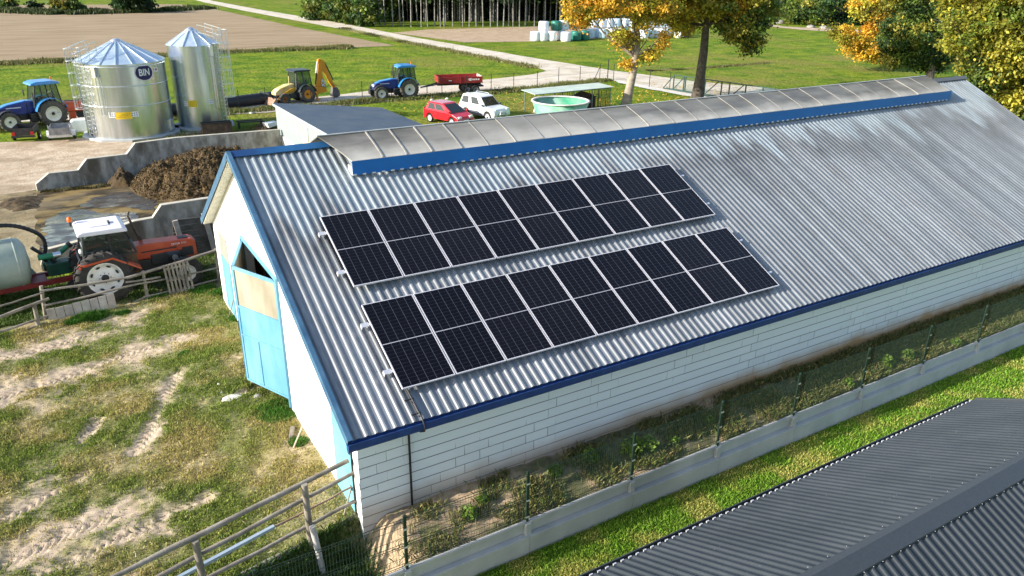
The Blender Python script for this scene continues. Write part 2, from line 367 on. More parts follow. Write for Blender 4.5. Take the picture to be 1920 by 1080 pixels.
gx, gy = cover(60000, -5.2, .35, -1.0, .75, lambda x, y: np.clip(-((x-LOGA[0])*-LOGD[1]+(y-LOGA[1])*LOGD[0])/.06, 0, 1)*np.clip((.35-x)/.5, 0, 1))
blades('ditch_grass', gx, gy, nearz(gx, gy), rg.uniform(.05, .16, len(gx)), .012, cc(.05, .11, .015)*rg.uniform(.5, 1.5, (len(gx), 1)), bladem, .8, 5)
def back(x, y): return Hn(y)-.0
gx, gy = cover(60000, -7, 1.5, 12.4, 15.6, lambda x, y: (y > 12.5+(x+2)*.12)*np.clip((fbm(x*2, y*2, 3, 14)-.3)*4, .1, 1))
blades('rough_grass', gx, gy, np.minimum(nearz(gx, gy), Hn(gy)), rg.uniform(.04, .15, len(gx)), .014, cc(.08, .13, .02)*rg.uniform(.5, 1.6, (len(gx), 1)), bladem, .9, 6)
# lawn blades
gx, gy = cover(330000, 1.0, 22, -4.9, -1.13, lambda x, y: np.clip((12-x)/10, .18, 1))
d = np.clip((fbm(gx*1.6, gy*1.6, 4, 51)-.42)*4, 0, 1)+rg.normal(0, .2, len(gx)); d = d.clip(0, 1)[:, None]
blades('lawn_blades', gx, gy, np.full(len(gx), -2.63), rg.uniform(.02, .055, len(gx))*(1+.5*(1-d[:, 0])), .011+gx*.0009, (cc(.13, .27, .016)*(1-d)+cc(.40, .37, .10)*d)*rg.uniform(.6, 1.4, (len(gx), 1)), bladem, .8, 7)
# weeds in the strip
gx, gy = cover(80000, .4, 30, -.97, .3, lambda x, y: np.clip((fbm(x*1.5, y*2.5, 4, 62)-.44+np.clip(x-4, 0, 12)*.02)*5, .03, 1)*np.clip(x/2, .05, 1))
straw_mix = rg.uniform(0, 1, (len(gx), 1));  # random blend per blade from green to straw colour
blades('strip_weeds', gx, gy, nearz(gx, gy), rg.uniform(.04, .16, len(gx)), .014, (cc(.10, .15, .025)*(1-straw_mix)+cc(.30, .24, .10)*straw_mix**2)*rg.uniform(.5, 1.5, (len(gx), 1)), bladem, .9, 8)
def weed(cx, cy, cz, hh, nl, base, name='leafy_weed'):
    n = nl; a = rg.uniform(0, 2*pi, n); r = hh*.55*np.sqrt(rg.uniform(0, 1, n)); X = cx+r*np.cos(a); Y = cy+r*np.sin(a); Z = cz+rg.uniform(.1, 1, n)*hh*(1-.5*r/(hh*.55))
    return leaves(name, X, Y, Z, rg.uniform(.025, .06, n)*(.7+hh), np.array(base)*rg.uniform(.6, 1.5, (n, 1)), leafm)
def leaves(name, X, Y, Z, s, cols, m, seed=1, up=.35, parent=None):
    n = len(X); rgl = np.random.default_rng(seed+n); q = rgl.normal(0, 1, (n, 3)); q[:, 2] += up*2; q /= np.linalg.norm(q, axis=1)[:, None]
    t = rgl.normal(0, 1, (n, 3)); u = np.cross(q, t); u /= np.linalg.norm(u, axis=1)[:, None]; v = np.cross(q, u)
    P = np.stack([X, Y, Z], 1); s = np.asarray(s)[:, None]; V = np.zeros((n, 4, 3))
    V[:, 0] = P-u*s; V[:, 1] = P-v*s*.6+q*s*.15; V[:, 2] = P+u*s; V[:, 3] = P+v*s*.6-q*s*.1
    return npmesh(name, V.reshape(-1, 3), np.arange(n*4).reshape(n, 4), m, np.repeat(cols, 4, 0), parent=parent)
wl = [(1105, 870, .30, 200, 'bushy weed by the third fence post from the corner'), (1185, 855, .40, 320, 'tallest leafy weed on the sandy strip, left of a fence post'), (1215, 850, .34, 260, 'bright weed just right of the third visible fence post'),
      (1040, 895, .25, 160, 'pale weed between second and third fence posts'), (880, 975, .28, 160, 'straggly weed beside the broken soil near the barn corner'), (1262, 838, .2, 120, 'small weed in the fence bay right of the sandy gap'),
      (1590, 725, .25, 150, 'leafy weed behind the mesh near the middle of the fence'), (1660, 690, .32, 200, 'upright weed behind the mesh two posts from the right'), (1700, 676, .3, 180, 'weed touching the mesh beside the concrete wall'), (1790, 650, .25, 160, 'weed in the farthest visible fence bay'),
      (905, 950, .2, 110, 'small green weed at the foot of the bank'), (1330, 800, .22, 120, 'low weed in shade behind the mesh')]
for px, py, hh, nl, lb in wl:
    q = gp(px, py); q.y = max(q.y, -.85); q.x = max(q.x, .7)
    zz = float(nearz(np.array([q.x]), np.array([q.y]))[0]); o = weed(0, 0, 0, hh, nl, (.12, .20, .02)); o.location = (q.x, q.y, zz)
    tag(o, lb, 'weed', 'weeds between the barn and the fence')
# stones
rs = random.Random(5)
def rock(c, r, m, label, group=None, cat='stone', fl=.6):
    b = B().sphere((0, 0, 0), r, 8, 6, (1, .8, fl)); b.v = [tuple(a*(1+rs.uniform(-.2, .2)) for a in v) for v in b.v]
    o = b.build('stone', m); o.location = c; o.rotation_euler = (0, 0, rs.uniform(0, 6)); return tag(o, label, cat, group)
stone_m = mat('pale_stone', (.45, .42, .37), (.62, .60, .55), 8, .9)
for (px, py, r, lb) in ((410, 722, .045, 'small white stone farther from the blue gate'), (416, 738, .04, 'small white stone nearer to the concrete patch'), (476, 718, .13, 'flat grey slab chip at the foot of the blue gate'), (483, 745, .13, 'upright concrete chunk just in front of the gate')):
    q = gp(px, py); rock((q.x, q.y, q.z+.02), r*.75, stone_m if r < .1 else conc_m, lb)
q = gp(436, 748); rock((q.x, q.y, -1.985), .24, stone_m, 'flat white splash of cement lying in the yard grass', None, 'cement patch', .08)
# ------------------------------------------------------------------ barn
barn = empty('barn', (.25, .35, -2), 0, 'long white barn with corrugated roof and blue trim carrying the solar panels', 'barn')
BL = Vector(barn.location)
def BW(b, name, m, root=barn, **k):
    o = b.v; L0 = Vector(root.location) if root.parent is None else Vector((0, 0, 0)); b.v = [(v[0]-L0.x, v[1]-L0.y, v[2]-L0.z) for v in o]
    return b.build(name, m, root, **k)
XE = 27.0; RY = 6.71; RZ = 3.24; FY = 11.62; FZ = .37
FS = atan2(RZ-FZ, FY-RY)
roof_m = bpy.data.materials.new('corrugated_roof'); roof_m.use_nodes = True
def roofmat(m):
    n = m.node_tree.nodes; L = m.node_tree.links; b = n['Principled BSDF']; b.inputs['Roughness'].default_value = .38; b.inputs['Metallic'].default_value = .1
    tc = n.new('ShaderNodeTexCoord'); sp = n.new('ShaderNodeSeparateXYZ'); L.new(tc.outputs['Object'], sp.inputs[0])
    def N(sc, st, det=6):
        mp = n.new('ShaderNodeMapping'); mp.inputs['Scale'].default_value = st; L.new(tc.outputs['Object'], mp.inputs[0]); t = n.new('ShaderNodeTexNoise')
        t.inputs['Scale'].default_value = sc; t.inputs['Detail'].default_value = det; L.new(mp.outputs[0], t.inputs[0]); return t.outputs['Fac']
    def mth(op, a, b_=None, c=None):
        k = n.new('ShaderNodeMath'); k.operation = op
        for i, q in enumerate((a, b_, c)):
            if q is None: continue
            if isinstance(q, (int, float)): k.inputs[i].default_value = q
            else: L.new(q, k.inputs[i])
        return k.outputs[0]
    def ramp(f, p0, c0, p1, c1):
        r = n.new('ShaderNodeValToRGB'); e = r.color_ramp.elements; e[0].position = p0; e[0].color = (*c0, 1); e[1].position = p1; e[1].color = (*c1, 1); L.new(f, r.inputs[0]); return r.outputs[0]
    def mix(f, a, b_, bt='MIX'):
        k = n.new('ShaderNodeMix'); k.data_type = 'RGBA'; k.blend_type = bt; L.new(f, k.inputs['Factor']) if not isinstance(f, (int, float)) else None
        if isinstance(f, (int, float)): k.inputs['Factor'].default_value = f
        for i, q in (('A', a), ('B', b_)):
            if isinstance(q, tuple): k.inputs[i].default_value = (*q, 1)
            else: L.new(q, k.inputs[i])
        return k.outputs['Result']
    # sheet to sheet weathering, streaks running down the slope, dirt tide under the vent
    streak = N(1, (2.2, .16, 1)); blot = N(.55, (.5, 1.1, 1), 8); fine = N(18, (1, .25, 1), 5)
    base = ramp(streak, .36, (.21, .222, .235), .64, (.335, .352, .367))
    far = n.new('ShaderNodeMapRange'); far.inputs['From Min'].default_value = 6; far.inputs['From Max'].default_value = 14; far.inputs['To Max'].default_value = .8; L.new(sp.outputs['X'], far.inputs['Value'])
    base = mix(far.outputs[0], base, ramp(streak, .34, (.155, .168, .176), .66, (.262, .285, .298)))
    edge = mth('ADD', sp.outputs['Y'], mth('MULTIPLY', mth('SUBTRACT', N(1, (1.3, .12, 1), 3), .5), 4.2))
    edge = mth('ADD', edge, mth('MULTIPLY', sp.outputs['X'], -.028))
    w2 = n.new('ShaderNodeTexWhiteNoise'); w2.noise_dimensions = '1D'; L.new(mth('FLOOR', mth('DIVIDE', sp.outputs['X'], .332)), w2.inputs['W']); edge = mth('ADD', edge, mth('MULTIPLY', mth('SUBTRACT', w2.outputs['Value'], .5), .7))
    up = ramp(edge, .0, (0, 0, 0), 1, (1, 1, 1)); mr = n.new('ShaderNodeMapRange'); mr.inputs['From Min'].default_value = 4.7; mr.inputs['From Max'].default_value = 5.25
    L.new(edge, mr.inputs['Value']); clean = mr.outputs[0]
    mr2 = n.new('ShaderNodeMapRange'); mr2.inputs['From Min'].default_value = 3.0; mr2.inputs['From Max'].default_value = 4.8; L.new(edge, mr2.inputs['Value'])
    dirt = mth('MULTIPLY', mth('MULTIPLY', mr2.outputs[0], mth('SUBTRACT', 1.0, clean)), ramp(blot, .35, (0, 0, 0), .6, (1, 1, 1)))
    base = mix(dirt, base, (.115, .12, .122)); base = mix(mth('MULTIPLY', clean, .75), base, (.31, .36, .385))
    base = mix(ramp(N(2.1, (1.5, .3, 1), 7), .55, (0, 0, 0), .72, (.55, .55, .55)), base, (.155, .15, .145))
    base = mix(.55, base, ramp(fine, .3, (.62, .62, .62), .7, (1, 1, 1)), 'MULTIPLY')
    fl = mth('FLOOR', mth('DIVIDE', sp.outputs['X'], .996)); wn = n.new('ShaderNodeTexWhiteNoise'); wn.noise_dimensions = '1D'; L.new(fl, wn.inputs['W'])
    base = mix(1.0, base, ramp(wn.outputs['Value'], 0, (.80, .82, .84), 1, (1.0, 1.0, 1.0)), 'MULTIPLY'); L.new(base, b.inputs['Base Color'])
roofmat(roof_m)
def corr(x0, x1, s0, s1, pitch, h, m, name, parent, off=0, laps=()):  # trapezoidal sheet in (x, s, n)
    prof = [(0, 0), (.36, 0), (.42, h*.25), (.51, h*.85), (.57, h), (.72, h), (.80, h*.8), (.95, h*.12)]; xs_ = []; x = x0
    while x < x1:
        for a, hh in prof:
            if x+a*pitch <= x1: xs_.append((x+a*pitch, hh))
        x += pitch
    rows = [s0]+[q for l in laps for q in (l, l+.004)]+[s1]; vs = []; k = 0
    for i, s in enumerate(rows):
        dn = .008*(len(laps)-(i+1)//2+0) if laps else 0
        vs += [(x, s, hh+off-(0 if i % 2 else 0)+dn) for x, hh in xs_]
    n = len(xs_); fs = [(i*n+j, i*n+j+1, (i+1)*n+j+1, (i+1)*n+j) for i in range(len(rows)-1) for j in range(n-1)]
    o = B().add(vs, fs).build(name, m, parent, fix=False); return o
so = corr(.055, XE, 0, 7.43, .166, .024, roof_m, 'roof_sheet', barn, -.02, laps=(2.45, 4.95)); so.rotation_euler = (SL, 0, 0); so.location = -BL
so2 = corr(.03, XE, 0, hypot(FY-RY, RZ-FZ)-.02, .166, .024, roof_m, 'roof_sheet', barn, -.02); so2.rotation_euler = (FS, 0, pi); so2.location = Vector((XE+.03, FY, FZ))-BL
cream = mat('cream_soffit', (.55, .53, .44), (.66, .64, .55), 3, .7)
# underside of both slopes (thin lining), seen at the gable overhang
c_, s_ = cos(FS), sin(FS)
BW(B().prism([(11.5, FZ-.03), (RY+.02, RZ-.09), (RY+.02, RZ-.12), (11.48, FZ-.06)], .02, 26.9, 'x'), 'soffit', cream)
BW(B().prism([(.04, -.06), (RY-.02, RZ-.10), (RY-.02, RZ-.13), (.04, -.09)], .02, 26.9, 'x'), 'soffit', cream)
# ribbed cream underside near the gable
b = B()
for i in range(34):
    t = i/34; yy = RY+.2+(FY-RY-.3)*t; zz = RZ-.10-(yy-RY)*math.tan(FS); b.box((.05, yy, zz-.05), (.235, yy+.07, zz+.02))
BW(b, 'soffit_rib', cream)
# rake trims: folded blue metal on the roof edge
def rake(y0, z0, y1, z1):
    d = Vector((0, y1-y0, z1-z0)).normalized(); n = Vector((0, -d.z, d.y));  n = n if n.z > 0 else -n
    A = Vector((-.015, y0, z0)); E = Vector((-.015, y1, z1)); b = B()
    def P(q, x, h): return Vector((q.x+x, q.y, q.z))+n*h
    for (xa, ha, xb, hb) in ((0, -.10, .012, .05), (0, .05, .085, .062), (.07, .0, .085, .05)):
        b.add([P(A, xa, ha), P(A, xb, ha), P(A, xb, hb), P(A, xa, hb), P(E, xa, ha), P(E, xb, ha), P(E, xb, hb), P(E, xa, hb)],
              [(0, 1, 2, 3), (7, 6, 5, 4), (0, 4, 5, 1), (1, 5, 6, 2), (2, 6, 7, 3), (3, 7, 4, 0)])
    return b
blue_rake = mat('faded_blue_trim', (.03, .085, .16), (.06, .14, .23), 2.5, .5)
BW(rake(-.02, -.01, RY, RZ), 'rake_trim', blue_rake); BW(rake(FY+.02, FZ, RY, RZ), 'rake_trim', blue_rake)
for a, z0 in ((0, 0), (24.6, 0)):
    BW(B().prism([(RY-.16, RZ-.052), (RY-.16, RZ-.038), (RY, RZ+.055), (RY+.24, RZ-.08), (RY+.24, RZ-.095), (RY, RZ+.04)], .0 if a == 0 else a, 2.36 if a == 0 else 27.02, 'x'), 'ridge_cap', mat('grey_ridge', (.10, .11, .12), rough=.5) if a else mat('blue_ridge', (.012, .05, .15), (.02, .11, .26), 1.2, .5))
# eave gutter
BW(B().prism([(-.075, -.145), (-.06, -.17), (.02, -.17), (.035, -.15), (.035, -.03), (.025, -.03), (.02, -.05), (-.065, -.05), (-.07, -.02), (-.08, -.02)], -.02, XE, 'x'), 'gutter', navy_m)
BW(B().box((0.02, .04, -.20), (XE, .07, -.05)), 'fascia_board', blue_m)
BW(B().box((.25, .12, -.28), (XE, .349, -.20)), 'wall_plate', mat('pale_blue_strip', (.25, .42, .56), (.42, .58, .70), 5, .6))
# walls
wallp = bpy.data.materials.new('block_wall'); wallp.use_nodes = True
def blockmat(m):
    n = m.node_tree.nodes; L = m.node_tree.links; b = n['Principled BSDF']; b.inputs['Roughness'].default_value = .8
    tc = n.new('ShaderNodeTexCoord'); sp = n.new('ShaderNodeSeparateXYZ'); L.new(tc.outputs['Object'], sp.inputs[0]); cb = n.new('ShaderNodeCombineXYZ')
    L.new(sp.outputs['X'], cb.inputs[0]); ad = n.new('ShaderNodeMath'); ad.operation = 'ADD'; ad.inputs[1].default_value = -.14; L.new(sp.outputs['Z'], ad.inputs[0]); L.new(ad.outputs[0], cb.inputs[1])
    br = n.new('ShaderNodeTexBrick'); br.inputs['Scale'].default_value = 1; br.inputs['Brick Width'].default_value = .50; br.inputs['Row Height'].default_value = .203; br.inputs['Mortar Size'].default_value = .006
    br.inputs['Mortar Smooth'].default_value = .1; br.offset = .37; br.inputs['Color1'].default_value = (.70, .745, .75, 1); br.inputs['Color2'].default_value = (.78, .82, .82, 1); br.inputs['Mortar'].default_value = (.16, .17, .18, 1)
    L.new(cb.outputs[0], br.inputs[0])
    # joint strength: bed joints open, head joints mostly filled
    br2 = n.new('ShaderNodeTexBrick'); br2.inputs['Scale'].default_value = 1; br2.inputs['Brick Width'].default_value = 400; br2.inputs['Row Height'].default_value = .203; br2.inputs['Mortar Size'].default_value = .008
    br2.inputs['Color1'].default_value = (.745, .785, .79, 1); br2.inputs['Color2'].default_value = (.745, .785, .79, 1); br2.inputs['Mortar'].default_value = (.13, .14, .15, 1); L.new(cb.outputs[0], br2.inputs[0])
    ns = n.new('ShaderNodeTexNoise'); ns.inputs['Scale'].default_value = .9; ns.inputs['Detail'].default_value = 5; L.new(tc.outputs['Object'], ns.inputs[0])
    rp = n.new('ShaderNodeValToRGB'); rp.color_ramp.elements[0].position = .50; rp.color_ramp.elements[1].position = .60; L.new(ns.outputs[0], rp.inputs[0])
    mx = n.new('ShaderNodeMix'); mx.data_type = 'RGBA'; L.new(rp.outputs[0], mx.inputs['Factor']); L.new(br2.outputs[0], mx.inputs['A']); L.new(br.outputs[0], mx.inputs['B'])
    # splash dirt climbing from the ground
    n2 = n.new('ShaderNodeTexNoise'); n2.inputs['Scale'].default_value = 1.4; n2.inputs['Detail'].default_value = 6; L.new(tc.outputs['Object'], n2.inputs[0])
    a = n.new('ShaderNodeMath'); a.operation = 'MULTIPLY_ADD'; a.inputs[1].default_value = -.35; L.new(n2.outputs[0], a.inputs[0]); L.new(sp.outputs['Z'], a.inputs[2])
    mr = n.new('ShaderNodeMapRange'); mr.inputs['From Min'].default_value = .02; mr.inputs['From Max'].default_value = .36; mr.inputs['To Min'].default_value = 1; mr.inputs['To Max'].default_value = 0; L.new(a.outputs[0], mr.inputs[0])
    mxx = n.new('ShaderNodeMapRange'); mxx.inputs['From Min'].default_value = 0; mxx.inputs['From Max'].default_value = 10; mxx.inputs['To Min'].default_value = .45; mxx.inputs['To Max'].default_value = 1.0; L.new(sp.outputs['X'], mxx.inputs[0])
    mm = n.new('ShaderNodeMath'); mm.operation = 'MULTIPLY'; L.new(mr.outputs[0], mm.inputs[0]); L.new(mxx.outputs[0], mm.inputs[1])
    m3 = n.new('ShaderNodeMix'); m3.data_type = 'RGBA'; L.new(mm.outputs[0], m3.inputs['Factor']); L.new(mx.outputs['Result'], m3.inputs['A']); m3.inputs['B'].default_value = (.40, .25, .11, 1)
    L.new(m3.outputs['Result'], b.inputs['Base Color'])
    bp = n.new('ShaderNodeBump'); bp.inputs['Distance'].default_value = .006; L.new(br2.outputs[0], bp.inputs['Height']); L.new(bp.outputs[0], b.inputs['Normal'])
blockmat(wallp)
BW(B().box((.4502, .35, -2.45), (26.6, .55, -.12)).box((.253, .35, -2.45), (.45, .3525, -.12)), 'long_wall', wallp)
BW(B().box((.25, .352, -2.75), (.95, .55, -2.452)).box((.95, .352, -2.55), (1.1, .55, -2.452)), 'footing', mat('white_block', (.62, .68, .70), rough=.8))
white = mat('white_render', (.76, .75, .73), (.82, .81, .79), 1.5, .85, bump=.003, bsc=10)
# gable wall built round its openings
GY0, GY1 = 4.62, 7.6; ZT = 1.05; TF = lambda y: (RZ-.12)-(RY-y)*math.tan(SL) if y < RY else (RZ-.12)-(y-RY)*math.tan(FS)
b = B(); x0, x1 = .2501, .45
def gp_(pts): b.prism(pts, x0, x1, 'x')
gp_([(.353, -2.7), (GY0, -2.4), (GY0, TF(GY0)), (.353, TF(.35))]); gp_([(GY0, ZT), (GY1, ZT), (GY1, TF(GY1)), (RY, TF(RY)), (GY0, TF(GY0))]); gp_([(GY1, -2.4), (11.42, -2.4), (11.42, TF(11.42)), (GY1, TF(GY1))])
BW(b, 'gable_wall', white)
BW(B().box((26.4, .55, -4), (26.6, 11.4, .3)).box((.45, 11.22, -3.2), (26.4, 11.42, .35)), 'rear_wall', white)
lb = mat('light_blue_paint', (.07, .24, .38), (.16, .35, .47), 1.6, .55, c3=(.05, .20, .34), bump=.002, bsc=6, stretch=(1, 1, .3))
film = mat('dusty_polycarbonate', (.22, .20, .145), (.36, .335, .27), 1.6, .45, stretch=(1, 3, .4))
iron = mat('black_iron', (.02, .02, .022), rough=.5)
fr = atz(434, 494, 1.05)          # top of the meeting edge of the two leaves
def leaf(p, q, z0, z1):           # door leaf from hinge p to free edge q
    p = Vector((p[0], p[1], 0)); q = Vector((q[0], q[1], 0)); d = (q-p).normalized(); L_ = (q-p).length; nn = Vector((-d.y, d.x, 0))
    ang = atan2(d.y, d.x); zs = z0+(z1-z0)*.67
    pan = B().box((.0, -.02, z0), (L_, .02, zs)).build('door', lb, barn)
    pan.location = Vector((p.x, p.y, 0))-BL; pan.rotation_euler = (0, 0, ang)
    f = B()
    for a in ((0, z0, .05, z1), (L_-.05, z0, L_, z1), (.05, z1-.05, L_-.05, z1), (.05, zs-.025, L_-.05, zs+.025), (.05, z0, L_-.05, z0+.05), (.05, z0+(zs-z0)*.62, L_-.05, z0+(zs-z0)*.62+.035), (L_*.58, z0+.05, L_*.58+.03, z0+(zs-z0)*.62)):
        f.box((a[0], -.034, a[1]), (a[2], .034, a[3]))
    f.build('frame', lb, pan)
    B().box((.05, -.012, zs+.025), (L_-.05, .012, z1-.05)).build('door_pane', film, pan)
    B().box((-.03, -.03, z0), (-.006, .03, z1)).build('hinge_post', iron, pan)
    for z in (z0+.3, (z0+z1)/2, z1-.25): B().box((-.02, -.045, z-.04), (.16, -.0345, z+.04)).build('hinge', iron, pan)
    B().box((L_-.12, -.06, -.55), (L_-.07, -.0345, -.30)).build('handle', iron, pan)
    return pan
FRX, FRY = -.335, 5.93
leaf((.24, GY0), (FRX, FRY-.01), -1.70, 1.03); leaf((.24, GY1), (FRX-.0, FRY+.04), -1.70, 1.03)
BW(B().box((.20, GY0-.05, -1.9), (.249, GY0-.005, ZT+.06)).box((.20, GY1+.02, -1.9), (.249, GY1+.06, ZT+.06)).box((.2, GY0-.005, ZT+.003), (.249, GY1+.02, ZT+.06)), 'door_frame', lb)
BW(B().box((.75, 3.9, -2.2), (.80, 9, 1.3)), 'inner_partition', mat('old_hay_panel', (.34, .27, .15), (.5, .42, .26), 2, .8))
BW(B().box((.5, 6.6, -2), (.6, 6.75, 1.6)), 'inner_post', iron)
# small blue door by the near corner and grey window with blue door by the far corner
BW(B().box((.232, .66, -1.95), (.2495, 1.62, TF(.66)-.12)), 'side_door', mat('pale_blue_door', (.12, .40, .50), (.17, .46, .56), 1.5, .55))
BW(B().box((.215, .70, -.75), (.231, .78, -.66)).box((.215, .70, -1.5), (.231, .78, -1.43)).box((.222, .62, -1.95), (.245, .655, -.3)), 'hinge', iron)
BW(B().box((.232, 9.7, -1.9), (.2495, 10.75, -.35)), 'side_door', lb)
BW(B().box((.236, 9.7, -.33), (.2495, 10.75, .35)), 'window', mat('grey_pane', (.32, .34, .30), rough=.3))
# drainpipe, conduit and roof cable
BW(B().tube([(1.16, .30, -.25), (1.16, .30, -1.9)], .022, 8), 'downpipe', dark)
def RP(x, s, n=0): return Vector((x, s*CS-n*SN, s*SN+n*CS))
BW(B().tube([RP(1.27, .65, .05), RP(1.27, .15, .06), RP(1.28, .0, .05), (1.28, -.11, -.05), (1.28, -.10, -.16), (1.25, 0, -.22), (1.2, .2, -.2)], .016, 6).tube([RP(1.235, .65, .045), RP(1.235, .1, .05)], .01, 6), 'cable', dark)
BW(B().bar(RP(1.14, .42, .04), RP(1.30, .42, .05), .03, .015).bar(RP(1.14, .12, .04), RP(1.30, .12, .05), .03, .015), 'cable_clip', dark)
# ridge vent
VX0, VX1 = 2.33, 24.38
ventm = mat('weathered_fibreglass', (.075, .07, .058), (.20, .19, .16), .8, .5, c3=(.33, .315, .275), bump=.004, bsc=14, stretch=(.5, 1.6, 1), spec=.5)
n = ventm.node_tree.nodes; L = ventm.node_tree.links; tc = n.new('ShaderNodeTexCoord'); sp = n.new('ShaderNodeSeparateXYZ'); L.new(tc.outputs['Object'], sp.inputs[0])
ns = n.new('ShaderNodeTexNoise'); ns.inputs['Scale'].default_value = 1.6; ns.inputs['Detail'].default_value = 7; L.new(tc.outputs['Object'], ns.inputs[0]); a = n.new('ShaderNodeMath'); a.operation = 'MULTIPLY_ADD'; a.inputs[1].default_value = .30; L.new(ns.outputs[0], a.inputs[0]); L.new(sp.outputs['Z'], a.inputs[2])
mr = n.new('ShaderNodeMapRange'); mr.inputs['From Min'].default_value = 5.16; mr.inputs['From Max'].default_value = 5.40; L.new(a.outputs[0], mr.inputs[0]); mx = n.new('ShaderNodeMix'); mx.data_type = 'RGBA'; L.new(mr.outputs[0], mx.inputs['Factor'])
mx.inputs['A'].default_value = (.50, .47, .41, 1); bsdf = n['Principled BSDF']; L.new(bsdf.inputs['Base Color'].links[0].from_socket, mx.inputs['B']); L.new(mx.outputs['Result'], bsdf.inputs['Base Color'])
dv = [2.49, 3.05, 3.62, 4.24, 5.0, 5.7, 6.45, 7.25, 8.05, 8.85, 9.7, 10.6, 11.5, 12.35, 13.2, 14.05, 14.9, 15.76, 16.65, 17.58, 18.58, 19.55, 20.51, 21.51, 22.47, 23.34, 24.35]
dv[0] = 1.95
# fascia top at Y 5.6 Z 3.05; apex at Y 6.6 Z 3.43
VY, VZ0, VZ1, AY, AZ = 5.62, 2.76, 3.05, 6.62, 3.44
for i, (a, e) in enumerate(zip(dv[:-1], dv[1:])):
    dz = rs.uniform(-.006, .012); b = B(); nseg = 6; top = []; 
    sk0 = .38 if i == 0 else 0
    for k in range(nseg+1):
        t = k/nseg; yy = VY-.03+(AY-VY+.03)*t; zz = VZ0+.30+(AZ-VZ0-.30)*(t**.86)+dz; top.append((yy, zz))
    vs = [(a+sk0*(1-k/nseg), yy, zz) for k, (yy, zz) in enumerate(top)]+[(e, yy, zz) for yy, zz in top]+[(a+sk0*(1-k/nseg), yy, zz-.02) for k, (yy, zz) in enumerate(top)]+[(e, yy, zz-.02) for yy, zz in top]
    n = nseg+1; fs = [(k, k+1, n+k+1, n+k) for k in range(nseg)]+[(2*n+k, 3*n+k, 3*n+k+1, 2*n+k+1) for k in range(nseg)]+[(0, n, 3*n, 2*n), (n-1, 3*n-1, 4*n-1, 2*n-1)]+[(k, 2*n+k, 2*n+k+1, k+1) for k in range(nseg)]+[(n+k, n+k+1, 3*n+k+1, 3*n+k) for k in range(nseg)]
    b.add(vs, fs); BW(b, 'vent_panel', ventm)
    if i: 
        b = B()
        for k in range(nseg): b.bar((a, top[k][0], top[k][1]+.008), (a, top[k+1][0], top[k+1][1]+.008), .035 if i < 5 else .018, .024 if i < 5 else .010)
        BW(b, 'joint_strip', mat('pale_joint', (.22, .21, .195), (.32, .31, .29), 3, .6))
BW(B().prism([(7.62, VZ0+.3), (AY+.012, AZ), (AY+.012, AZ-.02), (7.6, VZ0+.28)], 1.95, 24.35, 'x'), 'vent_back', ventm)
BW(B().bar((1.92, AY, AZ+.01), (24.37, AY, AZ+.01), .05, .02), 'vent_ridge', concl_m)
b = B()
for k in range(11):
    a = VX0+(VX1-VX0)*k/11; e = VX0+(VX1-VX0)*(k+1)/11; b.box((a+.002, VY-.034-.002*(k % 2), VZ0-.02), (e+.02, VY-.02, VZ1+.0))
BW(b, 'vent_fascia', mat('bright_blue_fascia', (.004, .115, .36), (.006, .14, .42), 1.5, .42, bump=.003, bsc=2.2))
BW(B().box((VX0, VY-.018, VZ0-.02), (VX0+.03, VY+.25, VZ1-.12)), 'vent_end', mat('pale_vent_end', (.5, .5, .47), rough=.6))
BW(B().sphere((VX1+.02, VY+.10, VZ0+.17), .16, 14, 8, (1.8, .8, 1)), 'end_cap', mat('blue_cap', (.03, .17, .36), rough=.35))
b = B().box((VX0, VY-.030, VZ0-.024), (VX1, VY-.024, VZ0-.021))
for k in range(0):
    xx = VX0+k*.177; b.box((xx, VY-.052, VZ0-.02), (xx+.07, VY-.036, VZ0+.012))
for k in range(100):
    xx = VX0+k*.2205; BW(B().box((xx, VY-.052, VZ0-.02), (xx+.08, VY-.036, VZ0+.010)), 'foam_filler', steel)
b = B()
for k in range(150):
    for s in (1.2, 3.6, 6.0):
        if rs.random() < .45: p = RP(.08+(.166*k+.1), s+.0, .026); b.sphere(tuple(p), .008, 6, 4)
BW(b, 'roof_screw', dark)
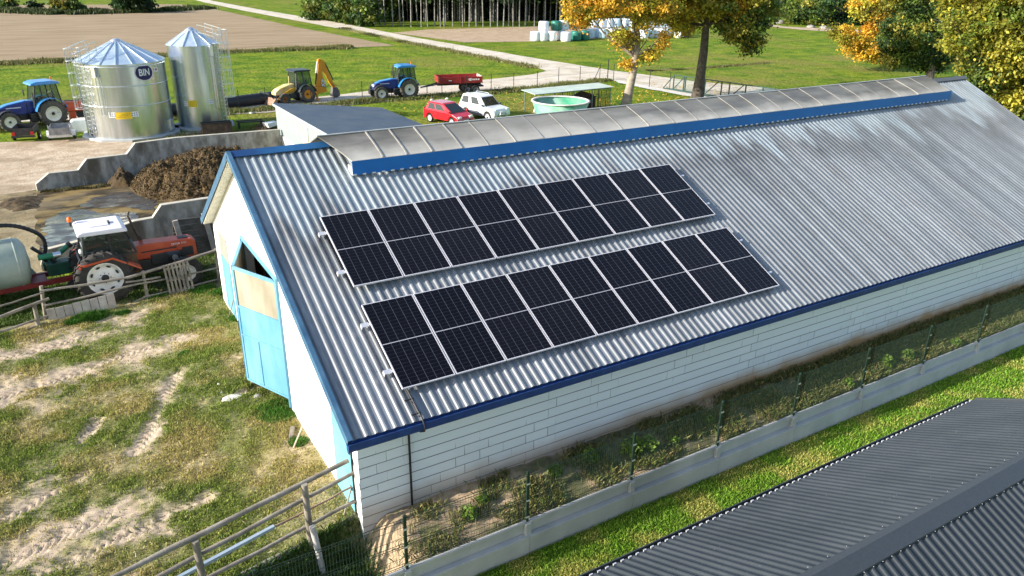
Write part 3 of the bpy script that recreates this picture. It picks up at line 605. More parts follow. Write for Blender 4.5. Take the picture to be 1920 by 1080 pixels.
# ------------------------------------------------------------------ solar panels
PW, PH, NT = 1.0076, 1.971, .135
cellm = bpy.data.materials.new('solar_cells'); cellm.use_nodes = True
def cells(m):
    n = m.node_tree.nodes; L = m.node_tree.links; b = n['Principled BSDF']; b.inputs['Roughness'].default_value = .14; b.inputs['Specular IOR Level'].default_value = .2
    tc = n.new('ShaderNodeTexCoord'); sp = n.new('ShaderNodeSeparateXYZ'); L.new(tc.outputs['Object'], sp.inputs[0])
    def line(src, period, off, w):
        a = n.new('ShaderNodeMath'); a.operation = 'ADD'; a.inputs[1].default_value = off; L.new(src, a.inputs[0])
        d = n.new('ShaderNodeMath'); d.operation = 'PINGPONG'; d.inputs[1].default_value = period/2; L.new(a.outputs[0], d.inputs[0])
        k = n.new('ShaderNodeMath'); k.operation = 'LESS_THAN'; k.inputs[1].default_value = w; L.new(d.outputs[0], k.inputs[0]); return k.outputs[0]
    cw = (PW-.044)/6; ch = (PH-.044)/24
    v = line(sp.outputs['X'], cw, 0, .0032); h = line(sp.outputs['Y'], ch, 0, .0022); cbar = line(sp.outputs['Y'], 50, 0, .009)
    def mx(f, A, Bc):
        q = n.new('ShaderNodeMix'); q.data_type = 'RGBA'; L.new(f, q.inputs['Factor'])
        if isinstance(A, tuple): q.inputs['A'].default_value = (*A, 1)
        else: L.new(A, q.inputs['A'])
        q.inputs['B'].default_value = (*Bc, 1); return q.outputs['Result']
    c = mx(h, (.0035, .0035, .006), (.032, .032, .042)); c = mx(v, c, (.085, .09, .11)); c = mx(cbar, c, (.34, .34, .37))
    oi = n.new('ShaderNodeObjectInfo'); ad = n.new('ShaderNodeMath'); ad.operation = 'MULTIPLY_ADD'; ad.inputs[1].default_value = .012; ad.inputs[2].default_value = .0; L.new(oi.outputs['Random'], ad.inputs[0])
    ns = n.new('ShaderNodeTexNoise'); ns.inputs['Scale'].default_value = 2.2; ns.inputs['Detail'].default_value = 6; L.new(tc.outputs['Object'], ns.inputs[0]); m2 = n.new('ShaderNodeMath'); m2.operation = 'MULTIPLY'; L.new(ns.outputs[0], m2.inputs[0]); L.new(ad.outputs[0], m2.inputs[1])
    mm = n.new('ShaderNodeMix'); mm.data_type = 'RGBA'; L.new(m2.outputs[0], mm.inputs['Factor']); L.new(c, mm.inputs['A']); mm.inputs['B'].default_value = (.6, .55, .5, 1); L.new(mm.outputs['Result'], b.inputs['Base Color'])
cells(cellm)
frm = mat('panel_frame', (.72, .69, .70), rough=.4, metal=.35)
def panel():
    r = empty('solar_panel', (0, 0, 0), 0, None, 'solar panel')
    f = B(); t = .017; w, h = PW/2-.002, PH/2
    f.box((-w, -h, -.035), (w, -h+t, 0)).box((-w, h-t, -.035), (w, h, 0)).box((-w, -h+t, -.035), (-w+t, h-t, 0)).box((w-t, -h+t, -.035), (w, h-t, 0)); f.build('frame', frm, r)
    B().box((-w+t, -h+t, -.03), (w-t, h-t, -.003)).build('cell_sheet', cellm, r); return r
pn = panel(); ordn = ['first', 'second', 'third', 'fourth', 'fifth', 'sixth', 'seventh', 'eighth', 'ninth']
for row, (x0, s0, nm) in enumerate(((1.16, .6024, 'lower'), (1.189, 3.0445, 'upper'))):
    for i in range(9):
        o = pn if (row == 0 and i == 0) else copy_tree(pn); x = x0+PW/2+i*(PW+.018); o.location = RP(x, s0+PH/2, NT); o.rotation_euler = (SL, 0, 0)
        lab = f'{ordn[i]} black solar panel from the gable end in the {nm} row on the barn roof'
        if i == 0: lab = f'black solar panel nearest the gable end, in the {nm} row'
        if i == 8: lab = f'last black solar panel at the far right end of the {nm} row'
        tag(o, lab, 'solar panel', 'solar panels on the barn roof')
    for q, nm2 in ((.22, 'lower'), (.775, 'upper')):
        s = s0+PH*q; p0 = RP(x0-.13, s, NT-.055); p1 = RP(x0+9*PW+.144+.17, s, NT-.055)
        b = B(); nrm = Vector((0, -SN, CS)); b.bar(p0, p1, .042, .036, up=nrm); b.v = [tuple(Vector(v)-p0) for v in b.v]
        rt = b.build('mounting_rail', steel); rt.location = p0; tag(rt, f'{nm2} aluminium rail under the {nm} row of solar panels', 'mounting rail', 'rails under the solar panels')
        B().box((-.03, -.045, .019), (.11, .045, .026), Matrix.Rotation(SL, 3, 'X')).box((-.03, -.045, -.05), (-.022, .045, .019), Matrix.Rotation(SL, 3, 'X')).build('end_bracket', steel, rt)
# ------------------------------------------------------------------ neighbouring roof, bottom right
EZ, EY, TT = .3, -4.52, .5; n_ = Vector((0, .5, 1)).normalized(); A_ = (0, EY, EZ)
pk = [pl(x, y, A_, n_) for x, y in ((1533, 1080), (1918, 864))]; RYH = (pk[0].y+pk[1].y)/2; RZH = EZ+(EY-RYH)*TT
house = empty('house', (4, -6, -2.63), 0, 'neighbouring house with dark grey corrugated roof in the bottom right corner', 'house')
HS = math.atan(TT); anth = mat('anthracite_sheet', (.033, .041, .048), (.046, .055, .063), 1.2, .6, metal=.0, c3=(.028, .035, .041), spec=.25, bump=.0006, bsc=60)
LH = hypot(EY-RYH, RZH-EZ)
def corr2(name, rz, loc, x1):
    o = corr(0, x1, 0, LH-.02, .118, .018, anth, name, house); o.rotation_euler = (HS, 0, rz); o.location = Vector(loc)-Vector(house.location); return o
corr2('roof_sheet', pi, (9.45, EY, EZ), 12)
o2 = corr(0, 12, 0, 2.6, .118, .018, anth, 'roof_sheet', house); o2.rotation_euler = (HS, 0, 0); o2.location = Vector((-2.55, RYH-2.6*cos(HS), RZH-2.6*sin(HS)))-Vector(house.location)
BW(B().prism([(RYH+.12, RZH-.03), (RYH+.115, RZH-.018), (RYH, RZH+.045), (RYH-.17, RZH-.04), (RYH-.175, RZH-.055), (RYH, RZH+.03)], -2.6, 9.5, 'x'), 'ridge_cap', mat('anthracite_flat', (.036, .043, .05), (.046, .053, .06), 30, .45), house)
BW(B().box((9.44, RYH, RZH-.1), (9.47, RYH+.02, RZH)).prism([(EY, EZ-.06), (RYH, RZH-.06), (RYH, RZH+.035), (EY, EZ+.035)], 9.44, 9.475, 'x'), 'verge_trim', anth, house)
BW(B().prism([(EY+.02, EZ-.10), (EY+.10, EZ-.10), (EY+.10, EZ-.02), (EY+.085, EZ-.02), (EY+.085, EZ-.08), (EY+.02, EZ-.08)], -2.6, 9.45, 'x'), 'gutter', anth, house)
BW(B().box((-2.3, EY-.35, -2.8), (9.2, EY-.33, EZ+.05)), 'wall', white, house)
b = B()
for k in range(75):
    x = -2+k*.155
    b.sphere((x, RYH-.185, RZH-.048), .004, 6, 4)
    if k % 2: b.sphere((x, RYH+.15, RZH-.03), .004, 6, 4)
for k in range(70): b.sphere((rs.uniform(-2, 9.3), EY-.5-rs.choice((.2, .9)), 0), .005, 6, 4)
for i in range(len(b.v)):
    v = b.v[i]
    if v[2] < .2: b.v[i] = (v[0], v[1], EZ+(EY-v[1])*TT+.03)
BW(b, 'roof_screw', steel, house)
for k in range(90): x = -1.2+k*.118; BW(B().box((x, EY-.004, EZ-.002), (x+.045, EY+.012, EZ+.026)), 'sheet_edge', steel, house)
# ------------------------------------------------------------------ boundary fence on its concrete base
postx = [0.48-4.6, .48-2.3, .48, 2.76, 5.09, 7.33, 9.6, 11.93, 14.3, 16.7, 19.05, 21.4, 23.75, 26.1]
bf = empty('mesh_fence', (.48, -1.0, -2.8), 0, 'green wire mesh fence on a grey concrete base along the barn', 'fence')
for i, (a, e) in enumerate(zip(postx[:-1], postx[1:])):
    j = .002*(i % 2)
    BW(B().box((a+.06, -1.01, -2.24), (e-.06, -.98, -1.97)).box((a+.06, -1.045, -2.02), (e-.06, -1.0105, -1.972)), 'base_panel', concl_m, bf, bevel=.006)
    BW(B().box((a-.0, -1.12+j, -3.1), (e-.004, -.96, -2.243)), 'foundation', concl_m, bf, bevel=.01)
panelm = mat('dark_green_wire', (.012, .03, .022), rough=.45)
for i, a in enumerate(postx):
    BW(B().box((a-.06, -1.075, -2.33), (a+.06, -.93, -2.0)).box((a-.10, -1.03, -2.03), (a+.10, -.94, -1.985)), 'pilaster', concl_m, bf, bevel=.01)
    p = BW(B().box((a-.022, -1.028, -2.0), (a+.022, -.988, -.93)), 'post', panelm, bf)
    for z in (-1.9, -1.55, -1.2): BW(B().box((a-.035, -1.036, z), (a+.035, -1.029, z+.03)), 'clamp', steel, bf)
for i, (a, e) in enumerate(zip(postx[:-1], postx[1:])):
    if e < -1: continue
    b = B(); x = a+.03
    wv = .0022 if e < 10 else .003
    while x < e-.03:
        b.add([(x-wv, -1.008, -1.95), (x+wv, -1.008, -1.95), (x+wv, -1.008, -.97), (x-wv, -1.008, -.97), (x, -1.008-2*wv, -1.95), (x, -1.008-2*wv, -.97)], [(0, 1, 2, 3), (0, 3, 5, 4), (1, 4, 5, 2)]); x += .05
    for z in np.arange(-1.94, -.96, .2): b.bar((a+.025, -1.014, z), (e-.025, -1.014, z), .005)
    for z in (-1.90, -1.5, -1.02):
        b.bar((a+.025, -1.02, z), (e-.025, -1.02, z), .007); b.bar((a+.025, -1.02, z+.05), (e-.025, -1.02, z+.05), .007)
    BW(b, 'mesh_panel', panelm, bf)
# ------------------------------------------------------------------ far ground sheets
drape('ploughed_field', [(-900, 150), (-900, 30), (0, 23), (120, 27), (300, 22), (388, 14), (560, 52), (742, 86), (600, 92), (300, 104), (0, 120)], .03, plough_m, 8)
drape('far_field', [(-700, 12), (0, 10), (335, 8), (352, 10), (388, 14), (300, 21), (120, 26), (0, 22), (-700, 26)], .045, plough_m, 12)
drape('stubble_field', [(735, 62), (800, 56), (1000, 50), (1240, 44), (1260, 60), (1100, 74), (1000, 78), (870, 80)], .03, mat('stubble', (.30, .21, .13), (.42, .32, .21), .8, .95, bump=.08, bsc=3, det=8), 8)
drape('dirt_road', [(316, -14), (345, -14), (400, 2), (480, 17), (640, 44), (780, 71), (900, 92), (1000, 109), (1085, 123), (1150, 133), (1300, 153), (1420, 164), (1560, 176), (1560, 195), (1420, 190), (1250, 172),
      (1150, 152), (1138, 150), (1040, 166), (920, 171), (800, 184), (640, 199), (500, 212), (300, 222), (-200, 236), (-200, 222), (300, 207), (430, 196), (520, 191), (640, 178), (700, 170), (900, 151), (1000, 140), (1025, 134), (1006, 127), (900, 104), (760, 77), (620, 51), (460, 21), (380, 4)], .04, road_m, 4)
drape('sand_yard', [(-400, 330), (-400, 280), (0, 268), (120, 262), (335, 250), (430, 246), (430, 262), (260, 272), (240, 300), (150, 322), (95, 330), (76, 356), (0, 368), (-400, 400)], .03, sand_m, 2, rag=.3)
drape('muddy_ground', [(-300, 400), (0, 366), (86, 358), (92, 400), (92, 478), (290, 450), (420, 438), (430, 470), (300, 492), (100, 512), (0, 528), (-300, 560)], .035, mat('straw_mud', (.10, .075, .035), (.24, .18, .085), 1.5, .9, bump=.05, bsc=7, c3=(.34, .28, .16), det=9), 1.5, rag=.4)
slurry = mat('slurry_slab', (.03, .021, .009), (.20, .14, .05), .55, .75, bump=.02, bsc=9, c3=(.27, .21, .12), det=10, lo=.44, hi=.58, spec=.15)
drape('manure_slab', [(66, 362), (150, 350), (262, 338), (520, 306), (520, 372), (395, 400), (395, 440), (290, 452), (70, 484)], .04, slurry, 1.5)
wet = mat('slurry_puddle', (.010, .008, .006), (.035, .026, .014), 2.5, .07, bump=.003, bsc=7, spec=1, rr=(.05, .5, 1.6))
drape('puddle', [(84, 424), (98, 410), (120, 399), (150, 395), (176, 398), (205, 402), (250, 400), (262, 408), (250, 425), (160, 452), (84, 474)], .055, wet, .7, rag=.4)
drape('puddle', [(150, 388), (178, 372), (226, 362), (262, 362), (292, 380), (290, 396), (262, 396), (226, 388), (190, 393)], .055, mat('slurry_film', (.02, .015, .01), (.055, .04, .022), 2.5, .28, spec=.3, rr=(.2, .8, 1.2)), .7, rag=.4)
tag(B().add([tuple(gp(80+i*1.0, 470-i*0))+() for i in range(0)], []).build('path', sand_m), kind='structure') if 0 else None
# ------------------------------------------------------------------ manure heap, concrete clamp walls
def zat(X, Y, py):
    a, b = -6., 12.
    for _ in range(40):
        m = (a+b)/2; d = Vector((X, Y, m))-CAM; yy = 540-F*d.dot(_u)/d.dot(_w)
        if yy > py: a = m
        else: b = m
    return a
def heap(name, poly, slope, hmax, res, seed, mt, label, cat):
    P2 = [gxy(p) for p in poly]; xs = [p[0] for p in P2]; ys = [p[1] for p in P2]
    X, Y = np.meshgrid(np.arange(min(xs)-.3, max(xs)+.3, res), np.arange(min(ys)-.3, max(ys)+.3, res)); ins = inpoly(X.ravel(), Y.ravel(), P2).reshape(X.shape)
    D = np.full(X.shape, 1e9)
    for a, b in zip(P2, P2[1:]+P2[:1]):
        d = b-a; L2 = d@d; t = np.clip(((X-a[0])*d[0]+(Y-a[1])*d[1])/L2, 0, 1); D = np.minimum(D, np.hypot(X-a[0]-t*d[0], Y-a[1]-t*d[1]))
    D = np.where(ins, D, -D)
    h = hmax*(1-np.exp(-np.clip(D+.15, 0, 9)*slope/hmax)); lump = (fbm(X*.9, Y*.9, 3, seed)-.5)*.9+(np.abs(fbm(X*2.3, Y*2.3, 4, seed+4)*2-1)*-1+.25)*.75+(fbm(X*7, Y*7, 3, seed+9)-.5)*.45
    Z = Hn(Y)+np.where(D > -.25, h+lump*np.clip((D+.25)*1.6, 0, 1)*min(hmax, 1), -.3)
    Z = np.where(D < -.24, Hn(Y)-.25, Z)
    n = fbm(X*3, Y*3, 4, seed+2)[..., None]; c = np.array([.028, .018, .007])*(1-n)+np.array([.095, .060, .022])*n; c = c*(.35+1.2*fbm(X*9, Y*9, 3, 3)[..., None])
    ny, nx = X.shape; I = np.arange(nx*ny).reshape(ny, nx); o0 = np.array([X.mean(), Y.mean(), Hn(Y).mean()])
    Fq = np.stack([I[:-1, :-1].ravel(), I[:-1, 1:].ravel(), I[1:, 1:].ravel(), I[1:, :-1].ravel()], 1); V = np.stack([X.ravel(), Y.ravel(), Z.ravel()], 1)-o0
    o = npmesh(name, V, Fq, mt, c.reshape(-1, 3), False); o.location = o0; return tag(o, label, cat), (X, Y, Z, D)
dung = mat('dung', (1, 1, 1), rough=.95, attr='tone', bump=.03, bsc=14, sc=8)
_, HG = heap('manure_heap', [(248, 352), (262, 366), (282, 375), (340, 380), (400, 378), (480, 368), (530, 330), (522, 308), (440, 312), (360, 320), (300, 326), (262, 334)], .80, 1.45, .085, 11, dung, 'big brown manure heap piled against the concrete wall', 'manure heap')
heap('manure_heap', [(203, 346), (214, 353), (240, 352), (256, 346), (250, 337), (215, 338)], 1.2, .9, .07, 23, dung, 'small manure lump beside the big heap at the concrete wall', 'manure heap')
HX, HY, HZ, HD = HG; kk = (HD > -.1); idx = np.random.default_rng(6).choice(kk.sum(), 26000); rgh = np.random.default_rng(61)
tag(blades('heap_straw', HX[kk][idx]+rgh.uniform(-.04, .04, 26000), HY[kk][idx]+rgh.uniform(-.04, .04, 26000), HZ[kk][idx]-.01, rgh.uniform(.03, .11, 26000), .05, np.array([(.12, .078, .028)])*rgh.uniform(.15, 1.5, (26000, 1))**1.3, bladem, 1.6, 62), kind='stuff')
heap('debris_heap', [(0, 392), (30, 398), (70, 392), (80, 372), (74, 362), (30, 372), (0, 378)], .25, .25, .10, 33, dung, 'low heap of straw and mud at the left end of the concrete wall', 'debris heap')
conc_wall = mat('stained_concrete', (.22, .20, .165), (.46, .43, .37), 2.6, .9, bump=.012, bsc=15, c3=(.12, .10, .07), lo=.40, hi=.60, stretch=(1, 1, .45), det=10)
cap_m = mat('wall_edge', (.38, .35, .28), (.5, .47, .4), 2, .9)
def wallrun(name, A, Bq, prof, th, label):              # prof: (distance 0..1, z) of the top edge
    A = Vector(A); Bq = Vector(Bq); d = Vector((Bq.x-A.x, Bq.y-A.y, 0)); L_ = d.length; d.normalize(); r = empty(name, (A.x, A.y, H(A.x, A.y)), atan2(d.y, d.x), label, 'wall')
    zb = min(H(A.x, A.y), H(Bq.x, Bq.y))-.3-H(A.x, A.y); z0 = r.location.z
    top = [(t*L_, z-z0) for t, z in prof]; B().prism([(0, zb), (L_, zb)]+top[::-1], 0, th).build('wall_panel', conc_wall, r)
    b = B()
    for p, q in zip(top[:-1], top[1:]): b.bar((p[0], th/2, p[1]+.01), (q[0], th/2, q[1]+.01), th+.01, .03)
    b.build('wall_top', cap_m, r)
    for k in range(1, int(L_/2.2)): B().box((k*2.2, -.004, zb), (k*2.2+.02, .002, min(z for _, z in top)-.03)).build('joint', iron, r)
    return r
WA = (-4.25, 34.75); WB_ = (8.75, 36.6)
def wz(px, py): 
    d = ray(px, py); nrm = Vector((-(WB_[1]-WA[1]), WB_[0]-WA[0], 0)); return (CAM+d*((Vector((*WA, 0))-CAM).dot(nrm)/d.dot(nrm)))
tp = []
for p in ((64, 347), (92, 326), (147, 320), (163, 299), (238, 290), (254, 269), (330, 259), (523, 244)):
    q = wz(*p); tp.append((hypot(q.x-WA[0], q.y-WA[1])/hypot(WB_[0]-WA[0], WB_[1]-WA[1])*(1 if q.x > WA[0] else 0), q.z))
tp[0] = (0, tp[0][1]); tp[-1] = (1, tp[-1][1])
wallrun('concrete_wall', WA, WB_, tp, .25, 'stepped grey concrete wall behind the manure heap')
tp = []
for p in ((80, 470), (148, 454), (252, 416), (287, 410), (303, 386), (390, 373)):
    q = aty(*p, 16.5); tp.append(((q.x+4.15)/8.15, q.z))
wallrun('concrete_wall', (-4.15, 16.5), (4, 16.5), [(0, tp[0][1]-.5), (.02, tp[0][1]-.02)]+tp[1:]+[(1, -.4)], .2, 'stepped concrete wall behind the orange tractor, topped by a pale edge')
# boards leaning on that wall
for k, (xa, xb) in enumerate(((.15, .85), (1.35, 2.0))):
    pass
wood_d = mat('dark_rotten_boards', (.05, .045, .04), (.13, .115, .10), 3, .9, stretch=(1, 6, 1))
bs = empty('board_screen', (.2, 15.6, -2), 0, 'screen of dark horizontal boards between the tractor and the barn corner', 'board screen')
for k in range(6): B().box((-.55, -.02, .05+k*.21), (2.6, .02, .24+k*.21), Matrix.Rotation(radians(-2+k*.7), 3, 'Y')).build('board', wood_d, bs)
for xx in (-.35, .55): B().box((xx, -.12, -.1), (xx+.16, -.05, 1.35), Matrix.Rotation(radians(-7), 3, 'Y')).build('post', board_m, bs)
# ------------------------------------------------------------------ shed with the dark roof
sh = empty('shed', (9, 31, -3), 0, 'long low shed with dark ribbed roof and grey sheet wall behind the barn', 'shed')
shm = mat('dark_shed_roof', (.10, .135, .175), (.155, .18, .20), .5, .42, metal=.1, c3=(.19, .18, .17))
rx0, rx1, ry0, ry1 = 8.75, 15.7, 22, 37.8; rsl = atan2(.8, rx1-rx0)
so3 = corr(0, ry1-ry0, 0, hypot(rx1-rx0, .8), .26, .05, shm, 'roof_sheet', sh); so3.rotation_euler = (-rsl, 0, -pi/2); so3.location = Vector((rx0, ry1, -1.0))-Vector(sh.location)
BW(B().box((8.86, 22, -1.9), (8.90, 37.6, -1.05)).box((8.86, 22, -3.2), (8.9, 37.6, -1.9)), 'sheet_wall', mat('grey_green_sheet', (.22, .27, .27), (.30, .35, .345), .8, .5, bump=.012, bsc=1.5, stretch=(1, 14, .2)), sh)
BW(B().box((8.80, 22, -4.6), (8.858, 37.6, -2.75)), 'plinth', mat('dirty_white_plaster', (.5, .48, .42), (.72, .70, .65), 1, .85), sh)
BW(B().box((8.74, 22, -1.12), (8.80, 37.75, -.98)), 'edge_trim', mat('pale_green_grey_trim', (.36, .42, .42), (.42, .48, .48), 2, .5), sh)
BW(B().box((15.4, 22, -4.6), (15.5, 37.6, -1.85)).box((8.9, 37.5, -4.6), (15.4, 37.6, -1.9)), 'rear_wall', white, sh)
for yy in (31.2, 25.6): BW(B().box((8.83, yy, -2.55), (8.859, yy+1.1, -1.35)), 'patch_panel', mat('beige_patch', (.42, .34, .24), (.55, .47, .36), 3, .8), sh)
# ------------------------------------------------------------------ silos
mirror = mat('new_galvanised_sheet', (.50, .555, .60), (.68, .73, .77), .9, .27, 1, stretch=(3, 3, .25), det=3)
roofg = mat('silo_roof_sheet', (.45, .58, .70), (.62, .72, .80), 2, .45, .55)
whitep = mat('white_label', (.75, .75, .73), rough=.6); yel = mat('yellow_label', (.75, .50, .02), rough=.6); navy = mat('navy_logo', (.015, .008, .07), rough=.5); red_m = mat('red_label', (.5, .02, .02), rough=.5)
def textobj(txt, size, m, parent, loc, rot, name='lettering', ext=.002, sx=1, bold=.0):
    cu = bpy.data.curves.new(name, 'FONT'); cu.body = txt; cu.size = size; cu.extrude = ext; cu.align_x = 'CENTER'; cu.align_y = 'CENTER'; cu.offset = bold
    t = bpy.data.objects.new('tmp', cu); COL.objects.link(t); dg = bpy.context.evaluated_depsgraph_get(); me = bpy.data.meshes.new_from_object(t.evaluated_get(dg)); bpy.data.objects.remove(t)
    me.name = name; me.materials.clear(); me.materials.append(m); o = bpy.data.objects.new(name, me); COL.objects.link(o); o.parent = parent; o.location = loc; o.rotation_euler = rot; o.scale = (sx, 1, 1); return o
def silo(cx, cy, r, z0, ze, za, lad, nfl, label, rings=(), fill=lambda s: None, gut=None):
    s = empty('silo', (cx, cy, z0), 0, label, 'silo', 'grain silos'); h = ze-z0; ha = za-z0
    b = B().prism([((r+.45)*cos(2*pi*k/10+.2), (r+.45)*sin(2*pi*k/10+.2)) for k in range(10)], -.3, .16, 'z'); b.build('plinth', concl_m, s)
    B().lathe([(r, .16), (r, h)], n=72).build('body', mirror, s)
    b = B()
    for z in [.18+i*h/len(rings) for i in range(0)]+list(rings): b.lathe([(r+.002, z-.03), (r+.03, z-.02), (r+.03, z+.02), (r+.002, z+.03)], n=72)
    b.build('ring', galv, s)
    N = nfl; rr = r+.08; vs = [(0, 0, 0)]; b = B(); rc = .34; zc = ha-(ha-h)*rc/rr
    for k in range(N):
        a0, a1 = 2*pi*k/N, 2*pi*(k+1)/N
        b.quad((rr*cos(a0), rr*sin(a0), h-.02), (rr*cos(a1), rr*sin(a1), h-.02), (rc*cos(a1), rc*sin(a1), zc), (rc*cos(a0), rc*sin(a0), zc))
    b.build('roof', roofg, s); b = B()
    for k in range(N):
        a0 = 2*pi*k/N; b.bar((rr*cos(a0), rr*sin(a0), h+.0), (rc*cos(a0), rc*sin(a0), zc+.02), .05, .06)
    b.build('roof_rib', galv, s)
    B().lathe([(rc+.05, zc-.05), (rc+.03, zc+.05), (.13, ha), (.001, ha+.02)], n=16).build('cap', galv, s)
    # ladder with safety cage at angle lad
    L_ = empty('t', (0, 0, 0), 0, None, None); bpy.data.objects.remove(L_)
    R = Matrix.Rotation(lad, 3, 'Z'); b = B(); cg = B()
    def Q(x, y, z): return R @ Vector((r+x, y, z))
    for y in (-.22, .22): b.bar(Q(.16, y, .3), Q(.16, y, h+1.0), .05, .035)
    z = .5
    while z < h+.9: b.bar(Q(.16, -.22, z), Q(.16, .22, z), .025); z += .28
    for z in np.arange(.8, h, 1.1):
        for y in (-.22, .22): b.bar(Q(0, y, z), Q(.16, y, z), .03)
    def hoop(z, R0=.38):
        P_ = [Q(.16+.08+R0*sin(pi*t/8)*1.7, R0*1.0*cos(pi*t/8), z) for t in range(9)]
        for p, q in zip(P_[:-1], P_[1:]): cg.bar(p, q, .055, .03)
        return P_
    hs = np.linspace(2.2 if ze-z0 > 4 else 1.6, h+1.0, 6)
    PP = [hoop(z) for z in hs]
    for k in range(0, 9, 1):
        for a, c in zip(PP[:-1], PP[1:]): cg.bar(a[k], c[k], .038, .02)
    b.build('ladder', galv, s); cg.build('ladder_cage', galv, s)
    # walkway rail at the eave
    b = B()
    for zz in (.55, 1.05): b.bar(Q(-.95, -.6, h+zz+.3), Q(.2, -.55, h+zz), .04).bar(Q(-.95, .6, h+zz+.3), Q(.2, .55, h+zz), .04).bar(Q(.2, .55, h+zz), Q(.2, .25, h+zz), .04)
    for xx, up in ((-.95, .3), (-.4, .15), (.2, 0)):
        for y in (-.6, .6): b.bar(Q(xx, y*.96, h+up-.0), Q(xx, y*.96, h+1.05+up), .04)
    b.box((-.9, -.5, 0), (.2, .5, .05), R, Q(.0, 0, h+.05)); b.build('walkway', galv, s)
    fill(s, r, h); return s
def face(r, ang, z, off=.01): return Vector(((r+off)*cos(ang), (r+off)*sin(ang), z))
def decal(s, r, ang, z, w, h, m, name='sign', off=.008, ell=False):
    b = B(); n = 10
    if ell:
        for k in range(20):
            u0, u1 = -1+k/10, -1+(k+1)/10; h0, h1 = sqrt(max(0, 1-u0*u0))*h/2, sqrt(max(0, 1-u1*u1))*h/2; a0, a1 = ang+w/2/r*u0, ang+w/2/r*u1
            b.quad(face(r, a0, z-h0, off), face(r, a1, z-h1, off), face(r, a1, z+h1, off), face(r, a0, z+h0, off))
    else:
        for k in range(n): a0 = ang+w/r*(k/n-.5); a1 = ang+w/r*((k+1)/n-.5); b.quad(face(r, a0, z-h/2, off), face(r, a1, z-h/2, off), face(r, a1, z+h/2, off), face(r, a0, z+h/2, off))
    return b.build(name, m, s, fix=False)
def fill1(s, r, h):
    a = radians(-66); z = h-.62
    decal(s, r, a, z, 1.32, 1.06, mat('white_ring', (.6, .55, .62), rough=.5), 'sign', .018, True); decal(s, r, a, z, 1.22, .96, navy, 'sign', .022, True)
    o = textobj('BIN', .62, whitep, s, (0, 0, 0), (0, 0, 0), 'lettering', 0, 1, .010)
    for v in o.data.vertices: v.co = face(r, a+v.co.x*.80/r, z+v.co.y, .028)
    a2 = radians(-46); decal(s, r, a2, z+.1, .36, .3, whitep); decal(s, r, a2, z+.1, .16, .14, red_m, off=.013)
    a = radians(-102)
    decal(s, r, a, 1.72, 1.0, .46, yel); decal(s, r, a-.24, 1.78, .5, .34, whitep, off=.006); decal(s, r, a+.24, 1.78, .5, .34, whitep, off=.006)
    for q in (-.24, .24):
        for i in range(3):
            for j in range(2): decal(s, r, a+q+(i-1)*.05, 1.71+.14*j, .08, .07, mat('grey_print', (.15, .17, .25), rough=.6), off=.013)
    for i in range(3): decal(s, r, a+(i-1)*.05, 1.72+.1*(i-1), .55, .03, mat('ochre_print', (.45, .27, .01), rough=.6), off=.013)
    b = B(); b.box((-.14, -.12, -.35), (.16, .12, .3), Matrix.Rotation(radians(-128), 3, 'Z'), face(r, radians(-128), h-.45, .1)); b.build('hopper_box', galv, s)
    b = B()
    for d in (-.10, .10): b.bar(face(r, radians(-126)+d*.4, .9*2, .12), face(r, radians(-126)+d*.4, h-.6, .12), .045)
    b.build('filling_pipe', galv, s)
    B().box((-.3, -.3, -.4), (.3, .3, .3), Matrix.Rotation(radians(-30), 3, 'Z'), face(r, radians(-30), .7, -.2)).build('hatch', galv, s)
def fill2(s, r, h):
    a = radians(-118)
    decal(s, r, a, 1.9, .62, .46, yel); decal(s, r, a-.28, 1.9, .3, .34, whitep, off=.006); decal(s, r, a+.72, 2.0, .3, .34, whitep, off=.006)
    for i in range(2):
        for j in range(2): decal(s, r, a+.69+i*.08, 1.93+.15*j, .07, .07, mat('grey_print', (.15, .17, .25)), off=.013); decal(s, r, a-.32+i*.08, 1.83+.15*j, .07, .07, mat('grey_print', (.15, .17, .25)), off=.013)
    b = B()
    for d in (-.09, .09): b.bar(face(r, radians(-62)+d*.5, 1.5, .12), face(r, radians(-62)+d*.5, h-.5, .12), .045)
    b.box((-.12, -.12, -.35), (.12, .12, .3), Matrix.Rotation(radians(-62), 3, 'Z'), face(r, radians(-62), h-.35, .1)); b.build('filling_pipe', galv, s)
c1 = gp(249, 250); c2 = gp(383, 236)
z1e = zat(c1.x, c1.y, 112); z1a = zat(c1.x, c1.y, 72)
silo(c1.x, c1.y, 2.80, c1.z, z1e, z1a, radians(-152), 18, 'wide round silo of shiny steel with a blue oval BIN sign', (2.3, 3.6, 4.85), fill1)
z2e = zat(c2.x, c2.y, 82); z2a = zat(c2.x, c2.y, 51)
silo(c2.x, c2.y, 1.74, c2.z, z2e, z2a, radians(-35), 12, 'narrow tall steel silo with its ladder on the right', (), fill2)
